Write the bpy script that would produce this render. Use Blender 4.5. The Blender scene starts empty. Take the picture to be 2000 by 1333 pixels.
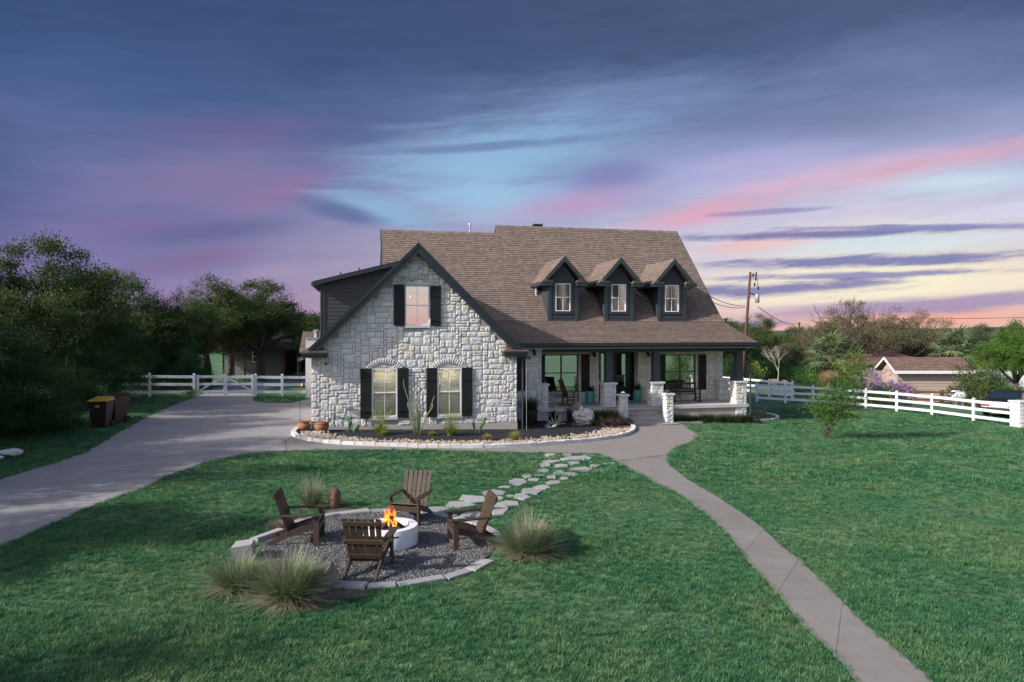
import bpy, bmesh, math, random
import numpy as np
from mathutils import Vector, Matrix, noise as mnoise
random.seed(7); rng = np.random.default_rng(7)
sc = bpy.context.scene
COL = sc.collection
R = math.radians

# ------------------------------------------------------------------ camera, sky, sun, exposure
EXPOSURE = 0.7
FPX, CAMH, HORIZON = 1333.3, 3.7, 645.0
cam_d = bpy.data.cameras.new('camera'); cam = bpy.data.objects.new('camera', cam_d); COL.objects.link(cam)
cam.location = (0, 0, CAMH); cam.rotation_euler = (R(90), 0, 0)
cam_d.sensor_width = 36; cam_d.lens = 24.0
cam_d.shift_y = -(666.5-HORIZON)/2000.0
cam_d.clip_start = 0.1; cam_d.clip_end = 12000
sc.camera = cam
YAW = R(12.5)                       # the house front is turned this much from the picture plane
SUN_AZ = R(12.5+13.0)               # direction the light travels, from +x towards +y
SUN_EL = R(29.0)
tr = Vector((math.cos(SUN_EL)*math.cos(SUN_AZ), math.cos(SUN_EL)*math.sin(SUN_AZ), -math.sin(SUN_EL)))
sl = bpy.data.lights.new('sun', 'SUN'); so = bpy.data.objects.new('sun', sl); COL.objects.link(so)
sl.energy = 3.9; sl.angle = R(0.55); sl.color = (1.0, 0.95, 0.89)
so.rotation_euler = tr.to_track_quat('-Z', 'Y').to_euler(); so.location = (-30, -15, 30)
vs = sc.view_settings
vs.view_transform = 'Standard'; vs.look = 'None'; vs.exposure = EXPOSURE; vs.gamma = 1.0; vs.use_curve_mapping = False
sc.cycles.max_bounces = 5; sc.cycles.diffuse_bounces = 3; sc.cycles.glossy_bounces = 3; sc.cycles.transparent_max_bounces = 12
sc.cycles.use_adaptive_sampling = True; sc.cycles.adaptive_threshold = 0.02
try: sc.cycles.use_denoising = True
except Exception: pass

def s2l(c):
    return tuple(((v/255.0)/12.92 if v/255.0 <= .04045 else ((v/255.0+.055)/1.055)**2.4) for v in c)

class NG:
    """small helper around a node tree"""
    def __init__(s, tree): s.t = tree; s.n = tree.nodes; s.l = tree.links
    def add(s, typ, **kw):
        n = s.n.new(typ)
        for k, v in kw.items(): setattr(n, k, v)
        return n
    def put(s, sock, v):
        if isinstance(v, bpy.types.NodeSocket): s.l.new(v, sock)
        else: sock.default_value = v
    def m(s, op, a, b=None, c=None, clamp=False):
        n = s.add('ShaderNodeMath', operation=op); n.use_clamp = clamp
        s.put(n.inputs[0], a)
        if b is not None: s.put(n.inputs[1], b)
        if c is not None: s.put(n.inputs[2], c)
        return n.outputs[0]
    def smooth(s, x, a, b):
        n = s.add('ShaderNodeMapRange', interpolation_type='SMOOTHSTEP')
        s.put(n.inputs[0], x); n.inputs[1].default_value = a; n.inputs[2].default_value = b
        return n.outputs[0]
    def xyz(s, x, y, z):
        n = s.add('ShaderNodeCombineXYZ')
        for i, v in enumerate((x, y, z)): s.put(n.inputs[i], v)
        return n.outputs[0]
    def noise(s, vec, scale=5, detail=4, rough=.55, out=0, dist=0):
        n = s.add('ShaderNodeTexNoise'); s.put(n.inputs['Vector'], vec)
        n.inputs['Scale'].default_value = scale; n.inputs['Detail'].default_value = detail
        n.inputs['Roughness'].default_value = rough; n.inputs['Distortion'].default_value = dist
        return n.outputs[out]
    def mix(s, f, a, b, blend='MIX'):
        n = s.add('ShaderNodeMix', data_type='RGBA', blend_type=blend)
        s.put(n.inputs[0], f)
        for i, v in ((6, a), (7, b)):
            s.put(n.inputs[i], v if isinstance(v, bpy.types.NodeSocket) else (*v[:3], 1))
        return n.outputs[2]
    def ramp(s, f, stops, interp='LINEAR'):
        n = s.add('ShaderNodeValToRGB'); n.color_ramp.interpolation = interp
        e = n.color_ramp.elements
        while len(e) < len(stops): e.new(.5)
        for i, (p, c) in enumerate(stops):
            e[i].position = p; e[i].color = (*c[:3], 1)
        s.put(n.inputs[0], f); return n.outputs[0]

def build_world():
    w = bpy.data.worlds.new('World'); sc.world = w; w.use_nodes = True
    w.node_tree.nodes.clear(); g = NG(w.node_tree)
    K = 2.0**-EXPOSURE
    C = lambda c: tuple(v*K for v in s2l(c))
    d = g.add('ShaderNodeTexCoord').outputs['Generated']
    sp = g.add('ShaderNodeSeparateXYZ'); g.l.new(d, sp.inputs[0])
    x, y, z = sp.outputs
    el = g.m('MULTIPLY', g.m('ARCSINE', z), 57.29578)
    az = g.m('MULTIPLY', g.m('ARCTAN2', x, y), 57.29578)
    # two stretched cloud noises laid out along the sky
    elt = g.m('ADD', el, g.m('MULTIPLY', az, -.06))
    n1 = g.noise(g.xyz(g.m('MULTIPLY', az, .045), g.m('MULTIPLY', elt, .42), 3.1), 1.0, 8, .66, dist=.6)
    n2 = g.noise(g.xyz(g.m('MULTIPLY', az, .05), g.m('MULTIPLY', elt, .14), 9.0), 1.0, 5, .55, dist=.5)
    n3 = g.noise(g.xyz(g.m('MULTIPLY', az, .16), g.m('MULTIPLY', elt, 1.1), 5.0), 1.0, 8, .66, dist=.45)
    elw = g.m('ADD', el, g.m('MULTIPLY', g.m('SUBTRACT', n2, .5), 9.0))
    E = lambda a: a/40.0
    t = g.m('DIVIDE', elw, 40.0, clamp=True)
    left = g.ramp(t, [(0, C((154, 130, 172))), (E(5), C((124, 117, 166))), (E(11), C((98, 110, 156))), (E(16), C((74, 96, 142))), (E(21), C((60, 82, 124))), (E(30), C((52, 72, 110))), (1, C((62, 84, 126)))])
    right = g.ramp(t, [(0, C((232, 184, 176))), (E(3.5), C((232, 216, 208))), (E(8), C((202, 200, 222))), (E(12), C((164, 170, 208))), (E(16.5), C((116, 132, 172))), (E(21), C((76, 94, 130))), (E(27), C((70, 84, 118))), (1, C((72, 86, 126)))])
    sx_ = g.m('DIVIDE', x, g.m('SQRT', g.m('ADD', g.m('ADD', g.m('MULTIPLY', x, x), g.m('MULTIPLY', y, y)), 1e-5)))
    col = g.mix(g.smooth(sx_, -.56, .41), left, right)
    # fine wisps over everything
    wsp = g.m('ADD', .72, g.m('ADD', g.m('MULTIPLY', n3, .34), g.m('MULTIPLY', n1, .30)))
    vm = g.add('ShaderNodeVectorMath', operation='SCALE'); g.l.new(col, vm.inputs[0]); g.put(vm.inputs['Scale'], wsp); col = vm.outputs[0]
    nw = g.m('ADD', g.m('MULTIPLY', n1, .6), g.m('MULTIPLY', n3, .4))
    def feature(u0, v0, u1, v1, half, c, strength, soft=1.0, nz=None, k=1.6):
        nonlocal col
        nz = nw if nz is None else nz
        A = lambda u: math.degrees(math.atan((u-1000)/FPX))
        El = lambda u, v: math.degrees(math.atan2(HORIZON-v, math.hypot(FPX, u-1000)))
        a0, a1, e0, e1 = A(u0), A(u1), El(u0, v0), El(u1, v1)
        ca, ce = (a0+a1)/2, (e0+e1)/2; hl = (a1-a0)/2; s_ = (e1-e0)/(a1-a0)
        hw = math.degrees(half/FPX)
        dx = g.m('DIVIDE', g.m('SUBTRACT', az, ca), hl)
        dy = g.m('DIVIDE', g.m('SUBTRACT', g.m('SUBTRACT', el, ce), g.m('MULTIPLY', g.m('SUBTRACT', az, ca), s_)), hw)
        r2 = g.m('SQRT', g.m('ADD', g.m('MULTIPLY', dx, dx), g.m('MULTIPLY', dy, dy)))
        q = g.m('ADD', g.m('SUBTRACT', 1.0, r2), g.m('MULTIPLY', g.m('SUBTRACT', nz, .5), k))
        msk = g.m('MULTIPLY', g.smooth(q, -.15, soft), strength)
        col = g.mix(msk, col, C(c))
    # broad soft patches
    feature(-700, 330, 150, 330, 380, (46, 72, 114), .9, 1.3, n2, .8)
    feature(120, 262, 760, 240, 50, (106, 100, 150), .8, 1.1)
    feature(40, 372, 720, 320, 95, (136, 120, 164), .85, 1.2)
    feature(380, 425, 720, 320, 42, (152, 118, 162), .65, 1.2)
    feature(60, 440, 480, 445, 32, (132, 108, 154), .6, 1.1)
    feature(150, 470, 640, 435, 30, (104, 104, 150), .8, .9)
    feature(190, 535, 560, 478, 30, (132, 108, 150), .75, 1.0)
    feature(440, 545, 640, 520, 26, (166, 152, 184), .7, 1.0)
    feature(820, 225, 1560, 165, 80, (128, 152, 194), .9, 1.2)
    feature(1150, 300, 1900, 235, 60, (150, 160, 206), .6, 1.2)
    feature(620, 350, 1300, 262, 95, (146, 186, 220), .95, 1.0)
    feature(800, 370, 1130, 400, 66, (158, 198, 228), .85, 1.1)
    feature(600, 372, 900, 450, 36, (142, 182, 216), .85, .9)
    feature(560, 388, 770, 440, 24, (98, 112, 158), .85, .8)
    feature(620, 300, 1240, 258, 11, (108, 124, 170), .75, .7, n3)
    feature(1080, 358, 1310, 328, 40, (128, 128, 184), .75, 1.0)
    feature(930, 425, 1330, 372, 36, (190, 152, 196), .75, 1.1)
    feature(1280, 245, 2150, 195, 52, (118, 126, 164), .75, 1.2)
    feature(1230, 365, 1760, 285, 48, (186, 178, 222), .7, 1.1)
    feature(1180, 450, 1620, 366, 34, (226, 168, 188), .9, 1.0)
    feature(1380, 382, 2150, 262, 42, (226, 184, 204), .85, 1.2)
    feature(1640, 372, 2150, 330, 30, (204, 226, 240), .85, 1.0)
    feature(1620, 355, 1880, 305, 17, (206, 160, 184), .6, 1.1, n3, 2.2)
    feature(1800, 318, 2150, 245, 22, (214, 168, 186), .6, 1.1, n3, 2.2)
    feature(1380, 420, 1640, 405, 7, (150, 146, 192), .8, .6, n3, 1.6)
    feature(1350, 492, 1720, 446, 20, (246, 184, 182), .9, .9)
    feature(1420, 482, 2150, 462, 36, (208, 230, 238), .8, 1.0)
    feature(1320, 556, 2250, 536, 60, (250, 242, 214), 1.0, .8)
    feature(1500, 634, 2250, 602, 26, (246, 178, 160), .9, 1.0)
    # long dark lavender streaks low on the right
    feature(1240, 464, 2200, 428, 10, (122, 126, 174), .95, .75, n3, 2.2)
    feature(1500, 446, 2200, 436, 6, (140, 142, 188), .8, .5, n3, 1.8)
    feature(1300, 520, 2250, 484, 13, (128, 130, 178), .95, .7, n3, 2.6)
    feature(1360, 545, 2080, 524, 8, (138, 138, 184), .9, .7, n3, 2.4)
    feature(1240, 576, 1790, 552, 15, (134, 130, 178), .95, .65, n3, 2.0)
    feature(1380, 624, 2300, 562, 18, (166, 148, 186), .9, .7, n3, 1.5)
    feature(1300, 641, 1570, 630, 9, (146, 140, 182), .8, .6, n3, 1.3)
    # daylight half of the sky, around the sun and overhead (behind the camera)
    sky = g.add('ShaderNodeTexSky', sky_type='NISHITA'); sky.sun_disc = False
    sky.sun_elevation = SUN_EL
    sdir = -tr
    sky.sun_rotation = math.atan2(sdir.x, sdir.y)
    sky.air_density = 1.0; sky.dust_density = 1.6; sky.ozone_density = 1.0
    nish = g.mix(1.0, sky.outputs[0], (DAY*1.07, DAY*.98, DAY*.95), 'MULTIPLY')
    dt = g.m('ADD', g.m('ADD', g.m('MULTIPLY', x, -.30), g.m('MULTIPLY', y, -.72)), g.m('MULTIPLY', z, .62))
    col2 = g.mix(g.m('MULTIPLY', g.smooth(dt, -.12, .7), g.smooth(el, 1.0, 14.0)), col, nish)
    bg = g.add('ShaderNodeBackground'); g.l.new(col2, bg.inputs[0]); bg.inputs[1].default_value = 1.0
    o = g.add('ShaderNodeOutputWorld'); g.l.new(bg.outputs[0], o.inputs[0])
    w.cycles.sampling_method = 'MANUAL'; w.cycles.sample_map_resolution = 1024
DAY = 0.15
build_world()

# ------------------------------------------------------------------ places
def gz(x, y=0):
    return -0.2-0.03*max(-45.0, min(45.0, x))
def G(u, v):
    """spot on the sloping ground that the photograph shows at (u, v)"""
    dx, dz = (u-1000)/FPX, -(v-HORIZON)/FPX
    t = (CAMH+.2)/(-dz-.03*dx)
    return (dx*t, t)
def G3(u, v, h=0): x, y = G(u, v); return Vector((x, y, gz(x)+h))
HX, HY = -7.35, 25.0
cA, sA = math.cos(YAW), math.sin(YAW)
def W(lx, ly, z=0): return Vector((HX+lx*cA-ly*sA, HY+lx*sA+ly*cA, z))
def Lc(x, y): x -= HX; y -= HY; return (x*cA+y*sA, -x*sA+y*cA)

# ------------------------------------------------------------------ materials
MATS = {}
def mat(name, col, rough=.8, var=.15, vscale=6.0, bump=0.0, bscale=30.0, spec=.35, col2=None, metal=0.0, rnd=0.0, tl=0.0, coord='world', detail=5, c2lo=.45, c2hi=.62, stretch=None, bdist=.02):
    m = bpy.data.materials.new(name); m.use_nodes = True; g = NG(m.node_tree)
    b = g.n['Principled BSDF']
    if coord == 'world': v = g.add('ShaderNodeNewGeometry').outputs['Position']
    else: v = g.add('ShaderNodeTexCoord').outputs['Object']
    if stretch:
        mp = g.add('ShaderNodeMapping'); g.l.new(v, mp.inputs[0]); mp.inputs['Scale'].default_value = stretch; v = mp.outputs[0]
    n = g.noise(v, vscale, detail, .6)
    base = g.mix(0.0, col, col)
    if col2 is not None:
        base = g.mix(g.smooth(n, c2lo, c2hi), col, col2)
    if var:
        n2 = g.noise(v, vscale*3.7, 3, .6)
        f = g.m('ADD', g.m('MULTIPLY', g.m('SUBTRACT', g.m('ADD', g.m('MULTIPLY', n, .6), g.m('MULTIPLY', n2, .4)), .5), 4*var), 1.0)
        if rnd:
            oi = g.add('ShaderNodeObjectInfo').outputs['Random']
            f = g.m('ADD', f, g.m('MULTIPLY', g.m('SUBTRACT', oi, .5), rnd))
        vm = g.add('ShaderNodeVectorMath', operation='SCALE'); g.l.new(base, vm.inputs[0]); g.put(vm.inputs['Scale'], f)
        base = vm.outputs[0]
    g.l.new(base, b.inputs['Base Color'])
    b.inputs['Roughness'].default_value = rough; b.inputs['Metallic'].default_value = metal
    b.inputs['Specular IOR Level'].default_value = spec
    if bump:
        bn = g.add('ShaderNodeBump'); bn.inputs['Strength'].default_value = bump; bn.inputs['Distance'].default_value = bdist
        g.l.new(g.noise(v, bscale, 4, .6), bn.inputs['Height']); g.l.new(bn.outputs[0], b.inputs['Normal'])
    if tl:
        tn = g.add('ShaderNodeBsdfTranslucent'); g.l.new(base, tn.inputs[0])
        mx = g.add('ShaderNodeMixShader'); mx.inputs[0].default_value = tl
        g.l.new(b.outputs[0], mx.inputs[1]); g.l.new(tn.outputs[0], mx.inputs[2])
        g.l.new(mx.outputs[0], g.n['Material Output'].inputs[0])
    MATS[name] = m; return m

def stone_mat(name, stops, rough=.9, bump=.5, bscale=22, bdist=.03):
    m = bpy.data.materials.new(name); m.use_nodes = True; g = NG(m.node_tree); b = g.n['Principled BSDF']
    v = g.add('ShaderNodeNewGeometry').outputs['Position']
    oi = g.add('ShaderNodeObjectInfo').outputs['Random']
    big = g.noise(v, 1.7, 2, .5); fine = g.noise(v, 26, 5, .65)
    f = g.m('ADD', g.m('MULTIPLY', oi, .78), g.m('MULTIPLY', big, .3), clamp=True)
    base = g.ramp(f, stops)
    vm = g.add('ShaderNodeVectorMath', operation='SCALE'); g.l.new(base, vm.inputs[0])
    g.put(vm.inputs['Scale'], g.m('ADD', .72, g.m('MULTIPLY', fine, .56)))
    g.l.new(vm.outputs[0], b.inputs['Base Color']); b.inputs['Roughness'].default_value = rough
    b.inputs['Specular IOR Level'].default_value = .2
    bn = g.add('ShaderNodeBump'); bn.inputs['Strength'].default_value = bump; bn.inputs['Distance'].default_value = bdist
    g.l.new(g.noise(v, bscale, 5, .6), bn.inputs['Height']); g.l.new(bn.outputs[0], b.inputs['Normal'])
    MATS[name] = m; return m

def shingle_mat(name, c0, c1, c2):
    m = bpy.data.materials.new(name); m.use_nodes = True; g = NG(m.node_tree); b = g.n['Principled BSDF']
    uv = g.add('ShaderNodeUVMap'); uv.uv_map = 'UVMap'
    sp = g.add('ShaderNodeSeparateXYZ'); g.l.new(uv.outputs[0], sp.inputs[0])
    row = g.m('FLOOR', sp.outputs[1])
    off = g.add('ShaderNodeTexWhiteNoise', noise_dimensions='1D'); g.l.new(row, off.inputs['W'])
    tab = g.m('FLOOR', g.m('ADD', g.m('DIVIDE', sp.outputs[0], .17), g.m('MULTIPLY', off.outputs[0], 3.0)))
    wn = g.add('ShaderNodeTexWhiteNoise', noise_dimensions='2D'); g.l.new(g.xyz(tab, row, 0), wn.inputs['Vector'])
    pos = g.add('ShaderNodeNewGeometry').outputs['Position']
    big = g.noise(pos, .5, 3, .5); fine = g.noise(pos, 60, 3, .7)
    f = g.m('ADD', g.m('MULTIPLY', wn.outputs[0], .75), g.m('MULTIPLY', g.m('SUBTRACT', big, .4), .5), clamp=True)
    base = g.ramp(f, [(0, c0), (.5, c1), (1, c2)])
    vm = g.add('ShaderNodeVectorMath', operation='SCALE'); g.l.new(base, vm.inputs[0])
    g.put(vm.inputs['Scale'], g.m('ADD', .7, g.m('MULTIPLY', fine, .6)))
    g.l.new(vm.outputs[0], b.inputs['Base Color']); b.inputs['Roughness'].default_value = .92
    b.inputs['Specular IOR Level'].default_value = .25
    bn = g.add('ShaderNodeBump'); bn.inputs['Strength'].default_value = .5; bn.inputs['Distance'].default_value = .012
    g.l.new(g.m('ADD', wn.outputs[0], fine), bn.inputs['Height']); g.l.new(bn.outputs[0], b.inputs['Normal'])
    MATS[name] = m; return m

def glass_mat(name, refl=.45, tint=(.75, .8, .8)):
    m = bpy.data.materials.new(name); m.use_nodes = True; g = NG(m.node_tree); g.n.remove(g.n['Principled BSDF'])
    fr = g.add('ShaderNodeFresnel'); fr.inputs[0].default_value = 1.5
    gl = g.add('ShaderNodeBsdfGlossy'); gl.inputs['Roughness'].default_value = .015; gl.inputs[0].default_value = (.95, .95, .95, 1)
    pos = g.add('ShaderNodeNewGeometry').outputs['Position']
    bn = g.add('ShaderNodeBump'); bn.inputs['Strength'].default_value = .05; bn.inputs['Distance'].default_value = .02
    g.l.new(g.noise(pos, 1.6, 2, .5), bn.inputs['Height']); g.l.new(bn.outputs[0], gl.inputs['Normal'])
    tp = g.add('ShaderNodeBsdfTransparent'); tp.inputs[0].default_value = (*tint, 1)
    mx = g.add('ShaderNodeMixShader'); g.put(mx.inputs[0], g.m('ADD', g.m('MULTIPLY', fr.outputs[0], 1-refl), refl, clamp=True))
    g.l.new(tp.outputs[0], mx.inputs[1]); g.l.new(gl.outputs[0], mx.inputs[2])
    g.l.new(mx.outputs[0], g.n['Material Output'].inputs[0]); MATS[name] = m; return m

def emit_mat(name, col, s):
    m = bpy.data.materials.new(name); m.use_nodes = True; b = m.node_tree.nodes['Principled BSDF']
    b.inputs['Base Color'].default_value = (*col, 1); b.inputs['Emission Color'].default_value = (*col, 1); b.inputs['Emission Strength'].default_value = s
    MATS[name] = m; return m

LIME = [(0, (.60, .60, .60)), (.25, (.66, .655, .64)), (.45, (.55, .55, .55)), (.6, (.63, .61, .57)), (.70, (.60, .545, .45)), (.76, (.62, .615, .60)), (.9, (.56, .555, .55)), (1, (.50, .495, .49))]
stone_mat('limestone', LIME, .9, .7, 24, .03)
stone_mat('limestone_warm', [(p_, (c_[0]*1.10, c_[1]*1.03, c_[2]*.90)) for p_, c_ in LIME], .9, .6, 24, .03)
stone_mat('arch_stone', [(0, (.62, .615, .60)), (1, (.55, .55, .54))], bump=.3)
stone_mat('river_rock', [(0, (.40, .33, .25)), (.3, (.33, .235, .16)), (.5, (.46, .40, .33)), (.7, (.22, .16, .125)), (1, (.50, .47, .43))], rough=.7, bump=.15)
stone_mat('gravel', [(0, (.08, .08, .084)), (.4, (.14, .14, .145)), (.7, (.21, .21, .212)), (.9, (.10, .095, .095)), (1, (.44, .43, .41))], bump=.2)
stone_mat('flagstone', [(0, (.27, .272, .278)), (.5, (.34, .333, .322)), (1, (.24, .243, .252))], bump=.4, bscale=9)
stone_mat('brown_rock', [(0, (.13, .075, .055)), (1, (.19, .12, .09))], bump=1.0, bscale=7, bdist=.08)
stone_mat('pale_rock', [(0, (.55, .52, .47)), (1, (.62, .60, .57))], bump=1.0, bscale=8, bdist=.1)
stone_mat('grey_rock', [(0, (.20, .17, .15)), (1, (.28, .24, .21))], bump=1.0, bscale=8, bdist=.06)
mat('mortar', (.33, .325, .315), .95, .2, 12, .4, 60)
mat('foundation', (.40, .37, .345), .9, .12, 2.5, .2, 40, col2=(.40, .33, .28))
mat('trim', (.012, .020, .025), .45, .12, 3, .05, 40, spec=.5)
mat('gutter', (.030, .040, .046), .4, .1, 3, spec=.5)
mat('siding', (.034, .039, .048), .6, .14, 2.5, .15, 50, rnd=.15)
mat('shutter', (.0085, .0095, .0088), .55, .2, 3, .2, 30, rnd=.2, stretch=(6, 6, 1))
mat('column_paint', (.045, .053, .060), .55, .12, 2, .05, 30)
mat('white_frame', (.74, .74, .73), .4, .06, 4)
mat('louver', (.88, .84, .75), .5, .06, 4, tl=.5)
mat('room_lit', (.70, .66, .58), .9, .05, 2)
emit_mat('louver_fill_light', (1.0, .93, .84), 75.0)  # emitter for the unseen light added behind the lower window louvers
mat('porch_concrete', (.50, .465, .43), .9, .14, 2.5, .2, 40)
mat('room_dark', (.018, .018, .02), .9, .1, 2)
mat('room_warm', (.035, .032, .035), .9, .1, 2)
mat('soffit', (.05, .055, .06), .8, .1, 3)
mat('porch_ceiling', (.52, .47, .39), .8, .1, 3)
mat('door_black', (.006, .007, .007), .35, .1, 3, spec=.5)
mat('metal_dark', (.012, .012, .013), .35, .1, 5, spec=.6)
mat('galv', (.45, .46, .48), .4, .15, 8, metal=.7)
shingle_mat('shingle', (.138, .103, .087), (.180, .137, .115), (.228, .178, .150))
shingle_mat('shingle_far', (.13, .082, .066), (.175, .115, .092), (.22, .15, .12))
glass_mat('glass', .78); glass_mat('glass_blinds', .16, (.98, .98, .97)); glass_mat('glass_car', .25, (.1, .12, .12))
mat('driveway', (.268, .252, .252), .85, .24, .8, .25, 70, col2=(.165, .156, .158), c2lo=.46, c2hi=.78)
mat('walkway', (.208, .190, .176), .85, .26, .9, .3, 80, col2=(.165, .150, .142), c2lo=.42, c2hi=.78, rnd=.2)
mat('lawn_soil', (.048, .128, .062), .95, .35, .9, .6, 35, col2=(.090, .145, .070))
mat('mulch', (.014, .016, .019), .95, .5, 14, .8, 45)
mat('bare_soil', (.13, .105, .085), .95, .3, 5, .8, 40)
mat('gravel_bed', (.075, .075, .08), .95, .4, 25, .8, 60)
mat('chair_wood', (.052, .034, .024), .55, .3, 3, .3, 30, rnd=.5, stretch=(8, 8, 2), coord='object')
mat('rocker_wood', (.085, .034, .016), .5, .3, 3, .2, 30, rnd=.3)
mat('bench_wood', (.035, .015, .010), .5, .3, 3, .2, 30, rnd=.3)
mat('bowl_white', (.68, .69, .71), .5, .05, 4, .08, 60)
mat('log', (.055, .030, .018), .9, .5, 6, .8, 25)
mat('teal_glaze', (.055, .25, .23), .3, .18, 3, spec=.6)
mat('terracotta', (.30, .13, .075), .75, .2, 5, .2, 40)
mat('dark_pot', (.020, .016, .015), .6, .2, 5)
mat('bin_maroon', (.030, .011, .011), .5, .15, 4)
mat('bin_yellow', (.42, .26, .03), .5, .12, 4)
mat('vinyl', (.58, .60, .645), .45, .10, 3)
mat('pole_wood', (.095, .040, .028), .85, .3, 5, .4, 30, stretch=(4, 4, .5))
mat('timber', (.13, .075, .045), .85, .3, 4, .3, 30)
mat('shed_grey', (.10, .105, .115), .75, .12, 2, .1, 30, rnd=.15)
mat('shed_beige', (.40, .32, .26), .8, .1, 2, .1, 30, rnd=.12)
mat('bark', (.085, .066, .052), .95, .3, 5, .8, 18, stretch=(4, 4, 1))
mat('bark_pale', (.34, .30, .26), .95, .25, 5, .6, 18)
def leafmat(n, c, c2, tl=.3, sc_=.9): return mat(n, c, .7, .3, sc_, 0, col2=c2, spec=.10, tl=tl, rnd=.3, c2lo=.4, c2hi=.62)
leafmat('juniper', (0.022, 0.064, 0.024), (0.046, 0.096, 0.034))
leafmat('oak_leaf', (0.048, 0.084, 0.03), (0.092, 0.122, 0.046))
leafmat('oak_dry', (0.12, 0.112, 0.066), (0.165, 0.14, 0.085))
leafmat('bright_leaf', (0.06, 0.15, 0.028), (0.125, 0.2, 0.04))
leafmat('dark_leaf', (0.022, 0.062, 0.024), (0.04, 0.086, 0.032))
leafmat('sapling_leaf', (.060, .140, .028), (.120, .175, .040), .35)
leafmat('purple_bloom', (.26, .12, .28), (.34, .20, .36))
leafmat('palm_leaf', (.125, .185, .085), (.20, .245, .125))
leafmat('palm_dry', (.20, .15, .08), (.26, .19, .10))
def grass_mat():
    m = bpy.data.materials.new('grass_blade'); m.use_nodes = True; g = NG(m.node_tree); b = g.n['Principled BSDF']
    v = g.add('ShaderNodeNewGeometry').outputs['Position']; oi = g.add('ShaderNodeObjectInfo').outputs['Random']
    big = g.noise(v, .34, 4, .6); mid = g.noise(v, 1.7, 3, .6)
    f = g.m('ADD', g.m('ADD', g.m('MULTIPLY', big, .75), g.m('MULTIPLY', mid, .45)), g.m('MULTIPLY', g.m('SUBTRACT', oi, .5), .34))
    base = g.ramp(f, [(.30, (.038, .146, .074)), (.50, (.058, .186, .084)), (.66, (.100, .226, .094)), (.82, (.160, .252, .108)), (1.0, (.240, .230, .130))])
    vm = g.add('ShaderNodeVectorMath', operation='SCALE'); g.l.new(base, vm.inputs[0]); g.put(vm.inputs['Scale'], g.m('ADD', .78, g.m('MULTIPLY', oi, .44)))
    g.l.new(vm.outputs[0], b.inputs['Base Color']); b.inputs['Roughness'].default_value = .6; b.inputs['Specular IOR Level'].default_value = .18
    tn = g.add('ShaderNodeBsdfTranslucent'); g.l.new(vm.outputs[0], tn.inputs[0]); mx = g.add('ShaderNodeMixShader'); mx.inputs[0].default_value = .38
    g.l.new(b.outputs[0], mx.inputs[1]); g.l.new(tn.outputs[0], mx.inputs[2]); g.l.new(mx.outputs[0], g.n['Material Output'].inputs[0]); MATS['grass_blade'] = m
grass_mat()
mat('bunch_grass', (.185, .245, .13), .65, .35, 3, spec=.2, tl=.25, col2=(.16, .21, .10), coord='object')
mat('bunch_tan', (.34, .31, .22), .65, .3, 3, spec=.2, tl=.25, coord='object')
mat('yellow_grass', (.30, .28, .07), .65, .3, 3, tl=.25, col2=(.16, .22, .05), coord='object')
mat('feather_green', (.26, .34, .07), .65, .3, 3, tl=.3, col2=(.16, .25, .05))
mat('shrub_rust', (.22, .12, .05), .65, .3, 4, tl=.25, col2=(.09, .11, .035), c2lo=.35, c2hi=.55)
mat('purple_heart', (.06, .015, .045), .5, .3, 5, tl=.2)
mat('liriope', (.030, .050, .016), .6, .35, 4, tl=.25, col2=(.050, .070, .022))
mat('cactus', (.085, .150, .070), .6, .2, 6, .2, 40)
mat('agave', (.10, .155, .095), .5, .2, 4)
mat('yucca_pale', (.36, .40, .28), .6, .25, 4)
mat('stalk', (.17, .20, .12), .7, .3, 20, .4, 60)
mat('car_paint', (.010, .012, .014), .25, .1, 3, spec=.6)
mat('rubber', (.012, .012, .012), .8, .1, 5)
mat('tail_red', (.30, .015, .015), .3, .1, 5)
mat('plate_white', (.7, .7, .7), .5, .03, 5)
mat('hill', (.055, .070, .048), .95, .4, .01, col2=(.10, .10, .08))
mat('wire', (.02, .02, .02), .6, 0)
mat('rust', (.22, .085, .045), .8, .25, 12)
mat('brass', (.30, .19, .10), .45, .2, 8, metal=.6)
emit_mat('bulb', (1.0, .66, .25), 4.0)
emit_mat('lamp_pale', (.65, .8, .72), .25)

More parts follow.
